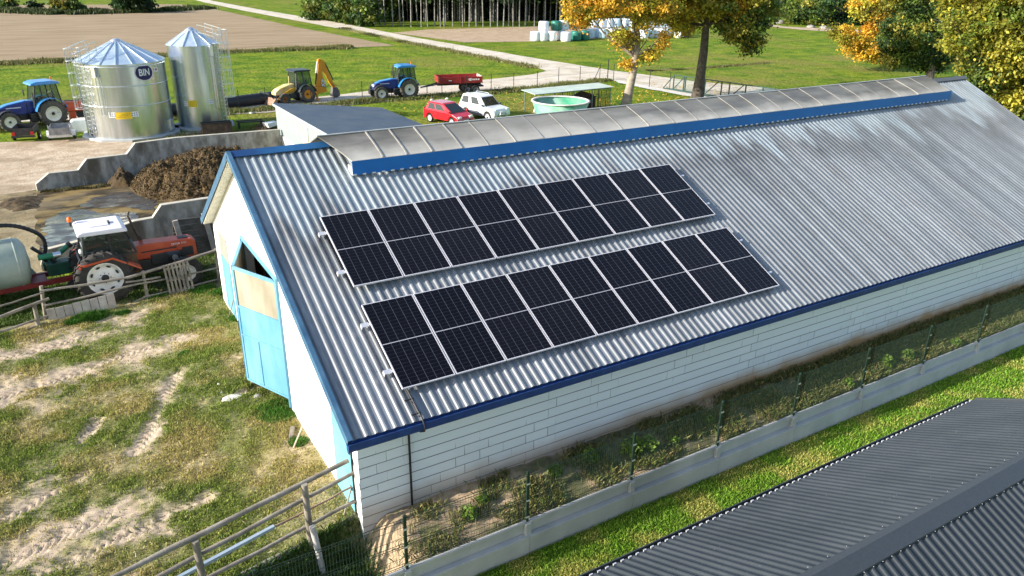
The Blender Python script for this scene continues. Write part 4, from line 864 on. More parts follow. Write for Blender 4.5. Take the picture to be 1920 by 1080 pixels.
# ------------------------------------------------------------------ wheels and vehicles
glassm = glass('cab_glass', (.55, .66, .62), .74); carglass = glass('car_glass', (.20, .26, .28), .30)
lamp = mat('lamp_glass', (.75, .75, .72), rough=.15); orange = mat('orange_beacon', (.75, .16, .02), rough=.3); redl = mat('tail_lamp', (.5, .02, .015), rough=.3)
cream_w = mat('cream_rim', (.62, .60, .52), (.7, .68, .61), 4, .5)
def wheel(parent, x, y, r, w, rimr, rimm, side, lugs=18, dirty=False, holes=0):
    o = B(); hw = w/2
    o.lathe([(rimr, -hw*.8), (rimr+(r-rimr)*.5, -hw), (r*.95, -hw*.86), (r*.965, 0), (r*.95, hw*.86), (rimr+(r-rimr)*.5, hw), (rimr, hw*.8)], axis='y', n=32)
    if lugs:
        for k in range(lugs):
            for sgn in (-1, 1):
                a = 2*pi*(k+(.25 if sgn > 0 else -.25))/lugs; a2 = a+.17
                p = Vector((cos(a)*r*.975, sgn*hw*.95, sin(a)*r*.975)); q = Vector((cos(a2)*r*.985, sgn*.02, sin(a2)*r*.985)); o.bar(p, q, .05*r+.01, .06*r, up=(cos(a), 0, sin(a)))
                o.bar(p, Vector((cos(a-.03)*r*.86, sgn*hw*1.01, sin(a-.03)*r*.86)), .04*r, .03)
    t = o.build('wheel', mat('dusty_tyre', (.05, .048, .043), (.11, .10, .085), 6, .9) if dirty else rubber, parent); t.location = (x, y, r)
    b = B(); f = side*hw
    b.lathe([(rimr, f*.80), (rimr*.93, f*.78), (rimr*.86, f*.35), (rimr*.45, f*.28), (rimr*.40, f*.40), (.001, f*.42)], axis='y', n=28); b.lathe([(rimr, -f*.80), (rimr*.8, -f*.2), (.001, -f*.2)], axis='y', n=20)
    rm = b.build('rim', rimm, t)
    b = B().lathe([(rimr*.22, f*.42), (rimr*.2, f*.62), (.001, f*.64)], axis='y', n=12)
    for k in range(8): a = 2*pi*k/8; b.sphere((cos(a)*rimr*.31, f*.43, sin(a)*rimr*.31), rimr*.035, 6, 4)
    b.build('hub', iron, t)
    if holes:
        b = B()
        for k in range(holes):
            a = 2*pi*(k+.5)/holes; c_ = Vector((cos(a)*rimr*.74, f*.42, sin(a)*rimr*.74)); tv = Vector((-sin(a), 0, cos(a))); rv = Vector((cos(a), 0, sin(a)))
            vs = [c_+tv*(.135*rimr*cos(u))+rv*(.065*rimr*sin(u)) for u in [2*pi*i/12 for i in range(12)]]; vs = [Vector((v.x, f*.38+ (hypot(v.x, v.z)/rimr-.62)*f*.25 + side*.012, v.z)) for v in vs]; B().add(vs, [tuple(range(12))]).build('rim_slot', iron, t, fix=False)

    return t
def arc(cx, cz, r, a0, a1, n=10): return [(cx+r*cos(radians(a0+(a1-a0)*i/n)), cz+r*sin(radians(a0+(a1-a0)*i/n))) for i in range(n+1)]
def fender(parent, x, z, r, y0, y1, a0, a1, m, th=.035, name='fender'):
    o = arc(x, z, r, a0, a1); i = arc(x, z, r-th, a1, a0); return B().prism(o+i, y0, y1).build(name, m, parent, bevel=.008)
def blue_tractor(loc, rz, label, s=1.0, exhaust=True):
    t = empty('tractor', loc, rz, label, 'tractor', 'blue tractors'); t.scale = (s, s, s)
    deep = mat('deep_blue_paint', (.006, .02, .15), (.014, .035, .21), 3, .35, coat=.3, c3=(.05, .055, .10)); light = mat('light_blue_paintwork', (.02, .18, .48), (.04, .24, .55), 3, .35, coat=.3, c3=(.12, .24, .42))
    WB = 2.65
    for y in (-.88, .88): sd = 1 if y > 0 else -1; wheel(t, 0, y, .90, .50, .50, cream_w, sd, 20, True); wheel(t, WB, y*.97, .64, .40, .36, cream_w, sd, 18, True)
    B().prism([(.75, 1.15), (.75, 1.78), (1.3, 1.80), (2.5, 1.62), (3.0, 1.45), (3.22, 1.15), (3.2, .85), (1.2, .95)], -.36, .36).build('hood', deep, t, bevel=.07)
    B().prism([(.8, 1.70), (.8, 1.80), (1.4, 1.83), (2.5, 1.66), (2.95, 1.5), (2.9, 1.42), (1.3, 1.66)], -.30, .30).build('hood_top', light, t, bevel=.03)
    B().box((3.0, -.30, 1.18), (3.20, .30, 1.36)).build('headlight', lamp, t, bevel=.03)
    B().box((.2, -.30, .55), (2.9, .30, .96)).box((-.5, -.25, .55), (.2, .25, 1.1)).box((3.1, -.35, .5), (3.55, .35, .95)).build('chassis', iron, t, bevel=.03)
    B().tube([(0, -.85, .9), (0, .85, .9)], .13).tube([(WB, -.8, .64), (WB, .8, .64)], .09).build('axle', iron, t)
    for sd in (-1, 1):
        B().box((.55, sd*.55-.2, .45), (1.35, sd*.55+.2, 1.0)).build('fuel_tank', iron, t, bevel=.04)
        for k in range(3): B().box((.95, sd*.78-.12, .42+k*.26), (1.35, sd*.78+.12, .46+k*.26)).build('step', iron, t)
        fender(t, 0, .92, 1.02, sd*.62 if sd > 0 else -1.12, 1.12 if sd > 0 else -.62, 12, 165, light)
        fender(t, WB, .64, .74, .58 if sd > 0 else -1.0, 1.0 if sd > 0 else -.58, 25, 165, iron)
        B().box((-.65, sd*.62-.02, 1.0), (.75, sd*.62+.02, 1.6)).build('cab_side', deep, t)
    P = {}
    for sd in (-1, 1):
        for nm, (a, b_) in dict(rear=((-.75, 1.55), (-.62, 2.78)), mid=((-.02, 1.25), (.05, 2.82)), front=((.98, 1.35), (.72, 2.78))).items():
            B().bar((a[0], sd*.72, a[1]), (b_[0], sd*.66, b_[1]), .07).build('cab_pillar', iron, t)
        B().quad((-.74, sd*.73, 1.55), (.97, sd*.73, 1.3), (.70, sd*.67, 2.78), (-.6, sd*.67, 2.78)).build('side_window', glassm, t)
        B().bar((.9, sd*.7, 2.3), (1.05, sd*1.02, 2.35), .03).box((1.0, sd*1.0-.09, 1.95), (1.05, sd*1.0+.09, 2.4)).build('mirror', iron, t)
    B().quad((.98, -.72, 1.75), (.98, .72, 1.75), (.74, .66, 2.78), (.74, -.66, 2.78)).build('windscreen', glassm, t)
    B().quad((-.76, -.72, 1.6), (-.76, .72, 1.6), (-.64, .66, 2.78), (-.64, -.66, 2.78)).build('rear_window', glassm, t)
    B().prism([(-.85, 2.80), (-.80, 2.95), (-.4, 3.03), (.6, 3.03), (.95, 2.92), (1.0, 2.80)], -.78, .78).build('cab_roof', light, t, bevel=.06)
    B().box((-.45, -.28, 1.2), (.1, .28, 1.6)).box((-.5, -.26, 1.55), (-.35, .26, 2.15)).build('seat', iron, t, bevel=.05)
    B().bar((.35, 0, 1.9), (.7, 0, 1.3), .05).lathe([(.2, 0), (.22, .02), (.2, .04)], (.33, 0, 1.92), n=16).build('steering_wheel', iron, t)
    if exhaust: B().tube([(1.05, -.50, 1.7), (1.05, -.50, 2.75), (1.0, -.50, 2.95)], .055, 8).build('exhaust', iron, t)
    B().tube([(-.75, -.6, 3.0), (-.75, -.6, 3.16)], .05).build('beacon', orange, t)
    for k in range(3): B().box((-.86, -.7+k*.6, 2.84), (-.82, -.55+k*.6, 2.92)).build('work_lamp', lamp, t)
    for sd in (-1, 1):
        B().box((1.7, sd*.372-.003, 1.40), (2.6, sd*.372+.003, 1.47)).build('stripe', mat('silver_decal', (.5, .52, .58), rough=.4), t)
        B().box((.62, sd*.9-.02, 1.22), (.84, sd*.9+.02, 1.44)).build('decal', yel, t) if s > 1.05 else None
    return t
bA, bB = gp(768, 186), gp(716, 189); hd = atan2(bB.y-bA.y, bB.x-bA.x); off = Vector((-sin(hd), cos(hd), 0))*-.88
blue_tractor((bA.x-off.x*-1*0+Vector((sin(hd), -cos(hd), 0)).x*.88, bA.y-cos(hd)*.88*1, bA.z), hd, 'blue tractor hitched to the red trailer on the track', .97)
bA, bB = gp(104, 237), gp(22, 247); hd = atan2(bB.y-bA.y, bB.x-bA.x)
blue_tractor((bA.x+sin(hd)*.88, bA.y-cos(hd)*.88, bA.z), hd, 'blue tractor cut off by the left edge of the picture, near the small trailers', 1.06, False)
# orange tractor (near)
def old_tractor(loc, rz):
    t = empty('tractor', loc, rz, 'orange tractor with a white cab roof parked behind the wooden fence', 'tractor'); t.scale = (.93, .93, .93)
    org = mat('faded_orange_paint', (.36, .045, .016), (.48, .085, .03), 2.2, .42, c3=(.36, .10, .05)); wr = mat('white_rim', (.62, .60, .57), (.72, .70, .67), 4, .6); wroof = mat('white_cab_roof', (.62, .60, .66), (.70, .68, .73), 1.5, .4)
    WB = 2.3
    for y in (-.78, .78): sd = 1 if y > 0 else -1; wheel(t, 0, y, .82, .42, .50, wr, sd, 20, False, 8); wheel(t, WB, y*.95, .50, .28, .27, wr, sd, 16)
    B().prism([(.98, .98), (.98, 1.44), (1.3, 1.47), (2.65, 1.42), (2.78, 1.36), (2.8, .85), (2.45, .80), (2.4, 1.08), (1.8, 1.10), (1.75, .98)], -.27, .27).build('hood', org, t, bevel=.035)
    B().box((2.35, -.276, .88), (2.68, .276, 1.18)).build('side_grille', iron, t); B().box((2.79, -.22, .9), (2.82, .22, 1.3)).build('front_grille', iron, t)
    B().box((1.15, -.277, 1.20), (2.2, -.272, 1.245)).build('stripe', iron, t)
    B().box((2.3, -.12, 1.425), (2.6, .12, 1.45)).build('hood_vent', iron, t)
    textobj('ZETOR 7711', .085, whitep, t, (2.28, -.28, 1.325), (pi/2, 0, 0)); textobj('ZETOR 7711', .085, whitep, t, (2.28, .28, 1.325), (pi/2, 0, pi))
    B().box((.3, -.22, .45), (2.6, .22, .95)).box((-.4, -.22, .5), (.3, .22, 1.1)).box((1.4, -.30, .75), (1.9, .30, 1.1)).build('engine', iron, t, bevel=.03)
    B().tube([(2.1, -.29, .9), (2.1, -.36, .9)], .09, 12).build('air_filter', galv, t)
    B().tube([(0, -.8, .82), (0, .8, .82)], .13).tube([(WB, -.7, .5), (WB, .7, .5)], .07).build('axle', iron, t)
    pt = lambda sd, p: (p[0], sd*(.69 if p[1] < 1.5 else .60), p[1])
    for sd in (-1, 1):
        # folded mudguard: flat top with sloping front
        B().prism([(-.62, 1.22), (-.62, 1.34), (.30, 1.46), (1.02, .98), (1.02, .93), (.28, 1.40), (-.55, 1.28)], sd*.58 if sd > 0 else -1.0, 1.0 if sd > 0 else -.58).build('fender', org, t, bevel=.012)
        B().box((-.64, sd*.93-.04, 1.20), (-.61, sd*.93+.04, 1.32)).build('tail_light', redl, t)
        B().prism([(-.55, 1.3), (.25, 1.42), (.98, .95), (.98, .62), (.72, .62), (.72, 1.0), (-.5, 1.0)], sd*.60-.01, sd*.60+.01).build('cab_side', iron, t)
        for a, b_ in (((-.46, 1.30), (-.36, 2.12)), ((.36, 1.42), (.28, 2.14)), ((1.0, 1.38), (.70, 2.12)), ((-.56, 1.34), (1.0, 1.40))):
            B().bar((a[0], sd*.66, a[1]), (b_[0], sd*(.61 if b_[1] > 2 else .66), b_[1]), .05).build('cab_pillar', iron, t)
        B().quad((-.45, sd*.665, 1.35), (.35, sd*.665, 1.42), (.28, sd*.615, 2.12), (-.35, sd*.615, 2.12)).build('side_window', glassm, t)
        B().quad((.37, sd*.665, 1.42), (.98, sd*.665, 1.39), (.69, sd*.615, 2.12), (.29, sd*.615, 2.12)).build('door_window', glassm, t)
        B().prism([(.36, 1.38), (.98, 1.36), (1.0, .62), (.72, .62), (.62, .95)], sd*.665-.008, sd*.665+.008).build('door', mat('dark_glass_door', (.03, .03, .028), (.10, .05, .03), 4, .2), t)
    B().quad((1.0, -.62, 1.45), (1.0, .62, 1.45), (.71, .6, 2.12), (.71, -.6, 2.12)).build('windscreen', glassm, t)
    B().quad((-.46, -.64, 1.35), (-.46, .64, 1.35), (-.36, .6, 2.12), (-.36, -.6, 2.12)).build('rear_window', glassm, t)
    B().bar((1.0, -.62, 1.42), (1.0, .62, 1.42), .05).bar((-.56, -.62, 1.34), (-.56, .62, 1.34), .05).build('cab_bar', iron, t)
    rf = B().prism([(-.50, 2.12), (-.48, 2.21), (-.36, 2.25), (.72, 2.25), (.84, 2.20), (.86, 2.10)], -.70, .70).build('cab_roof', wroof, t, bevel=.03)
    B().box((-.1, -.26, 2.252), (.42, .26, 2.275)).build('roof_hatch', wroof, t, bevel=.01); B().box((.425, -.12, 2.252), (.47, .12, 2.30)).build('hatch_vent', iron, t)
    B().tube([(-.55, .52, 2.15), (-.55, .52, 2.30)], .03).build('beacon_stand', iron, t); B().lathe([(.07, 2.30), (.075, 2.38), (.05, 2.44), (.001, 2.45)], (-.55, .52, 0), n=14).build('beacon', orange, t)
    B().tube([(1.25, .30, 1.4), (1.25, .30, 1.55), (1.23, .30, 1.58)], .06).tube([(1.23, .30, 1.55), (1.1, .30, 2.0), (1.02, .30, 2.28), (1.08, .30, 2.42)], [.05, .04, .035, .033], 8).build('exhaust', mat('rusty_exhaust', (.05, .035, .03), (.11, .07, .05), 8, .8), t)
    B().box((-.35, -.24, 1.05), (.12, .24, 1.35)).box((-.42, -.24, 1.35), (-.32, .24, 1.75)).build('seat', mat('blue_grey_seat', (.10, .14, .20), (.25, .28, .30), 5, .8), t, bevel=.04)
    B().bar((.75, 0, 1.2), (.45, 0, 1.62), .05).lathe([(.18, 0), (.20, .02), (.18, .04)], (.42, 0, 1.64), n=18).build('steering_wheel', iron, t)
    B().box((.1, -.45, 1.15), (.34, -.2, 1.3)).build('bag', mat('bright_blue_bag', (.03, .09, .45), rough=.6), t, bevel=.04)
    B().box((-.5, .2, 1.25), (-.3, .5, 1.42)).build('jacket', whitep, t, bevel=.05)
    B().box((.30, -.76, 1.82), (.34, -.64, 2.06)).bar((.32, -.64, 2.05), (.32, -.70, 2.0), .02).build('mirror', iron, t, bevel=.01)
    B().bar((-.45, 0, .55), (-1.0, 0, .5), .07).bar((-.3, -.3, .7), (-.95, -.3, .45), .05).bar((-.3, .3, .7), (-.95, .3, .45), .05).build('hitch', iron, t)
    return t
zA = gp(200, 557); ZR = radians(2)
old_tractor((zA.x+.03, zA.y+.28, zA.z-.0), ZR)
# slurry tanker
def tanker(loc, rz):
    t = empty('slurry_tanker', loc, rz, 'grey green slurry tanker on a dark red frame at the left edge', 'tanker')
    gr = mat('grey_green_tank', (.27, .33, .28), (.40, .44, .38), 1.6, .45, c3=(.22, .26, .20)); grn = mat('green_pump', (.02, .16, .08), (.03, .22, .11), 3, .45); rd = mat('dark_red_frame', (.18, .015, .015), (.27, .03, .025), 2, .5)
    B().lathe([(.001, 0), (.45, .05), (.66, .16), (.70, .30), (.70, 3.2), (.45, 3.45), (.001, 3.5)], (0, 0, 1.12), 'x', 36).build('tank', gr, t)
    for x in (.32, 1.6): B().lathe([(.703, -.025), (.718, 0), (.703, .025)], (x, 0, 1.12), 'x', 36).build('band', gr, t)
    t.children[0].location = (0, 0, 0)
    B().box((-2.1, -.42, .42), (3.4, -.30, .56)).box((-2.1, .30, .42), (3.4, .42, .56)).box((-.3, -.30, .44), (.1, .3, .54)).build('frame', rd, t, bevel=.01)
    B().prism([(-.1, .56), (.9, .56), (.7, .80), (.0, .75)], -.5, -.35).build('cradle', gr, t)
    B().tube([(-.35, -.15, .85), (-1.02, -.15, 1.3)], .075, 14).build('suction_pipe', grn, t); [B().tube(p, .093, 14).build('coupling', iron, t) for p in ([(-1.02, -.15, 1.3), (-1.10, -.15, 1.355)], [(-.40, -.15, .885), (-.46, -.15, .925)])]
    B().tube([(-.18, .35, 1.25), (-.55, .35, 1.25)], .08, 12).build('side_pipe', grn, t); B().tube([(-.55, .35, 1.25), (-.75, .35, 1.25)], .082, 12).build('side_pipe', galv, t)
    B().box((-.95, -.22, .58), (-.35, .22, .95)).tube([(-.9, -.26, .76), (-.3, -.26, .76)], .14, 12).build('pump', mat('dark_green_pump', (.008, .05, .03), (.012, .08, .045), 3, .5), t, bevel=.03); B().tube([(-.1, .1, 1.5), (-.6, .05, .95)], .05).box((-1.2, -.1, .6), (-.95, .1, .8)).build('pump_cover', iron, t)
    P_ = [(2.0, 0, 2.02), (1.3, 0, 2.10), (.75, -.05, 2.22), (.3, -.1, 2.18), (-.1, -.15, 2.0), (-.42, -.2, 1.7), (-.46, -.2, 1.35), (-.36, -.15, 1.1), (-.40, -.15, .95)]
    def cr(P, n=5):
        out = []; P = [Vector(p) for p in P]
        for i in range(len(P)-1):
            a, b, c, d = P[max(i-1, 0)], P[i], P[i+1], P[min(i+2, len(P)-1)]
            for k in range(n): u = k/n; out.append(.5*((2*b)+(c-a)*u+(2*a-5*b+4*c-d)*u*u+(3*b-3*c+d-a)*u**3))
        return out+[P[-1]]
    pts = cr(P_, 8); B().tube(pts, [.062 if i % 2 else .052 for i in range(len(pts))], 12).build('hose', dark, t)
    B().box((.55, -.13, 1.9), (.78, .03, 2.28)).build('hose_bracket', grn, t, bevel=.03); B().bar((1.0, 0, 1.8), (.65, 0, 2.15), .02).build('stay', galv, t)
    for y in (-.75, .75): wheel(t, 2.1, y, .55, .38, .3, cream_w, -1 if y < 0 else 1, 14)
    B().box((1.02, -.72, 1.0), (1.06, -.66, 1.3)).box((1.0, -.75, 1.24), (1.1, -.68, 1.3)).build('handle', galv, t)
    for z in (.8,): B().box((-.02, -.28, 1.45), (.2, -.1, 1.6), Matrix.Rotation(.3, 3, 'Y')).build('bracket', gr, t)
    return t
tanker((-4.30, 14.35, -2.02), radians(186))
# ------------------------------------------------------------------ cars
def car(loc, rz, name, label, cat, body, S_, dims, plate=True, wheelm=None, low=None, extras=None):
    t = empty(name, loc, rz, label, cat); L_, Wd, WBc, rw = dims['L'], dims['W'], dims['wb'], dims['r']; fx = dims['f']   # fx: front axle x from the front end
    xf = L_/2; xa = xf-fx; xr = xa-WBc; hw = Wd/2
    zb = dims['zb']
    out = [(-xf+.05, zb)]+[(x, z) for x, z in arc(xr, rw, rw+.06, 180, 0, 8)]+[(x, z) for x, z in arc(xa, rw, rw+.06, 180, 0, 8)]+[(xf-.1, zb), (xf, zb+.15)]+dims['top']+[(-xf, zb+.25)]
    B().prism(out, -hw, hw).build('body', body, t, bevel=.07)
    if low: B().prism([(xr+rw+.1, zb-.02), (xa-rw-.1, zb-.02), (xa-rw-.1, zb+.2), (xr+rw+.1, zb+.2)], -hw-.012, hw+.012).build('side_skirt', low, t, bevel=.02)
    (b0, b1, zb0, zb1), (t0, t1, zt) = dims['belt'], dims['roof']; n = .13
    lo = [(b0, -hw+.05, zb0), (b1, -hw+.05, zb1), (b1, hw-.05, zb1), (b0, hw-.05, zb0)]; up = [(t0, -hw+n+.06, zt), (t1, -hw+n+.06, zt), (t1, hw-n-.06, zt), (t0, hw-n-.06, zt)]
    B().add(lo+up, [(4, 5, 6, 7), (0, 1, 5, 4), (1, 2, 6, 5), (2, 3, 7, 6), (3, 0, 4, 7)]).build('cabin', body, t, bevel=.05)
    B().prism([(t0-.02, zt-.02), (t0+.1, zt+.05), (t1-.15, zt+.055), (t1+.03, zt-.02)], -hw+n+.05, hw-n-.05).build('roof', body, t, bevel=.03)
    def on(side, u0, u1, v0, v1, name='side_window', m=carglass):
        L0, L1 = Vector(lo[0 if side < 0 else 3]), Vector(lo[1 if side < 0 else 2]); U0, U1 = Vector(up[0 if side < 0 else 3]), Vector(up[1 if side < 0 else 2])
        def q(u, v): a = L0.lerp(L1, u); b = U0.lerp(U1, u); return a.lerp(b, v)+Vector((0, side*.012, 0))
        B().quad(q(u0, v0), q(u1, v0), q(u1 if u1 < .9 else .93, v1), q(u0, v1)).build(name, m, t)
    for sd in (-1, 1):
        for u0, u1 in dims['win']: on(sd, u0, u1, .14, .90)
        B().box((b1-.25, sd*(hw+.08)-.09, zb1+.02), (b1-.10, sd*(hw+.08)+.09, zb1+.17)).build('mirror', low or body, t, bevel=.03)
        y = sd*(hw-.28)
        B().box((xf-.22, y-.16, dims['hl']-.08), (xf-.02, y+.16, dims['hl']+.08), Matrix.Identity(3)).build('headlight', lamp, t, bevel=.04)
        B().box((-xf-.012, sd*(hw-.14)-.09, .75), (-xf+.1, sd*(hw-.14)+.09, 1.05)).build('tail_light', redl, t, bevel=.02)
        for x in (xa, xr): wheel(t, x, sd*(hw-.10), rw, .2, rw*.66, wheelm or galv, sd, 0)
        for x in dims['seams']: B().box((x-.006, sd*(hw+.003)-.004, zb+.15), (x+.006, sd*(hw+.003)+.004, zb0)).build('door_seam', iron, t)
        for x in dims['seams'][:1]: B().box((x+.1, sd*(hw+.01)-.012, zb0-.14), (x+.28, sd*(hw+.01)+.012, zb0-.11)).build('door_handle', iron, t)
    def fr_(a, b, c, d, nm):
        a, b, c, d = map(Vector, (a, b, c, d)); o = (b-a).cross(d-a).normalized()*.012; ctr = (a+b+c+d)/4
        P_ = [ctr.lerp(v, .9)+o for v in (a, b, c, d)]; B().quad(*P_).build(nm, carglass, t)
    fr_(lo[1], lo[2], up[2], up[1], 'windscreen'); fr_(lo[3], lo[0], up[0], up[3], 'rear_window')
    B().box((xf-.03, -.45, zb+.12), (xf+.01, .45, zb+.30)).build('grille', iron, t, bevel=.02)
    if plate: B().box((xf+.012, -.26, zb+.16), (xf+.02, .26, zb+.28)).build('number_plate', whitep, t)
    if extras: extras(t, xf, hw)
    return t
redp = mat('red_car_paint', (.50, .006, .018), (.55, .01, .025), 2, .25, coat=.8)
r1, r2 = gp(807, 228), gp(846, 238); hd = atan2(r2.y-r1.y, r2.x-r1.x)+radians(6); mid = (r1+r2)/2
car((mid.x-sin(hd)*.8+cos(hd)*.05, mid.y+cos(hd)*.8, mid.z), hd, 'car', 'small red hatchback parked beside the white off-road car', 'car', redp, 1,
    dict(L=4.0, W=1.70, wb=2.5, r=.32, f=.75, zb=.22, top=[(1.98, .58), (1.85, .72), (1.35, .90), (.95, .98), (-1.85, 1.0), (-1.97, .7)], belt=(-1.82, 1.28, .95, .93), roof=(-1.55, .15, 1.50), win=((.10, .40), (.44, .78)), hl=.68, seams=(-.75, .25)), wheelm=mat('silver_rim', (.6, .6, .62), rough=.4), extras=None)
whp = mat('white_car_paint', (.66, .68, .72), (.70, .72, .75), 2, .3, coat=.6)
def suvx(t, xf, hw):
    B().tube([(xf+.1, -.35, .45), (xf+.16, -.35, .85), (xf+.16, .35, .85), (xf+.1, .35, .45)], .04).tube([(xf+.12, -.5, .6), (xf+.12, .5, .6)], .03).build('bull_bar', steel, t)
    for sd in (-1, 1): B().tube([(-1.5, sd*.55, 1.86), (-1.4, sd*.55, 1.92), (-.1, sd*.55, 1.92), (0, sd*.55, 1.86)], .02).build('roof_rail', galv, t)
    B().lathe([(.36, -.1), (.36, .1), (.001, .12)], (-xf-.12, 0, 1.0), 'x', 20).build('spare_wheel', rubber, t)
s1, s2 = gp(874, 221), gp(912, 228); hd = atan2(s2.y-s1.y, s2.x-s1.x)+radians(-4); mid = (s1+s2)/2
car((mid.x-sin(hd)*.85, mid.y+cos(hd)*.85, mid.z), hd, 'off_road_car', 'white two-door off-road car with a chrome bull bar beside the red hatchback', 'car', whp, 1,
    dict(L=4.2, W=1.76, wb=2.46, r=.37, f=.82, zb=.38, top=[(2.08, .75), (2.0, 1.0), (.95, 1.12), (.9, 1.14), (-1.98, 1.14), (-2.08, .8)], belt=(-1.98, 1.0, 1.10, 1.10), roof=(-1.75, .32, 1.76), win=((.06, .36), (.48, .80)), hl=.92, seams=(-.55, .6)), wheelm=mat('silver_rim', (.6, .6, .62)), low=mat('grey_cladding', (.12, .13, .15), rough=.6), extras=suvx)
# red tipping trailer
def trailer(loc, rz):
    t = empty('farm_trailer', loc, rz, 'red tipping trailer hitched behind the blue tractor', 'trailer')
    rd = mat('red_trailer_paint', (.22, .012, .014), (.32, .03, .03), 1.5, .45); L_, w, z0, z1 = 4.1, 1.02, 1.05, 1.62
    for y in (-1, 1): B().box((-2.0, y*w-.03, z0), (2.1, y*w+.03, z1)).build('side_board', rd, t, bevel=.01)
    for y in (-1, 1):
        for x in (-2.0, .05, 2.05): B().box((x, y*(w+.045)-.02, z0-.05), (x+.07, y*(w+.045)+.02, z1+.02)).build('board_post', rd, t)
    B().box((-2.03, -w+.03, z0), (-1.97, w-.03, z1)).build('tailboard', mat('pale_dusty_board', (.55, .42, .36), (.7, .58, .5), 2, .7), t)
    B().box((2.07, -w+.03, z0), (2.13, w-.03, z1)).build('headboard', rd, t)
    B().box((-1.97, -w+.03, z0-.03), (2.07, w-.03, z0+.03)).build('floor', rd, t)
    B().box((-2.0, -.45, .80), (2.2, -.33, z0-.03)).box((-2.0, .33, .80), (2.2, .45, z0-.03)).bar((2.2, .4, .9), (3.7, 0, .62), .1).bar((2.2, -.4, .9), (3.7, 0, .62), .1).box((-2.2, -.7, .62), (-1.6, .7, .75)).build('chassis', iron, t)
    B().bar((3.1, 0, .75), (3.1, 0, .1), .07).build('support_leg', iron, t)
    for x in (-.55, -1.35):
        for y in (-.85, .85): wheel(t, x, y, .42, .30, .24, mat('grey_rim', (.25, .25, .27), rough=.5), -1 if y < 0 else 1, 0)
    for i, x in enumerate((-1.05, -.85, -.68, -.50, -.32, -.14)): B().box((x-1.0+.35, w+.034, z0+.24), (x-1.0+.48, w+.038, z0+.38)).build('lettering', whitep, t)
    B().box((-.95, w+.034, z0+.2), (-.72, w+.038, z0+.42)).build('logo', whitep, t)
    B().box((.95, w+.034, z0+.22), (1.25, w+.038, z0+.28)).build('lettering', whitep, t)
    return t
tA = gp(866, 178); hd = radians(166)
trailer((tA.x+sin(hd)*-0+.3, tA.y+1.1, tA.z), hd)
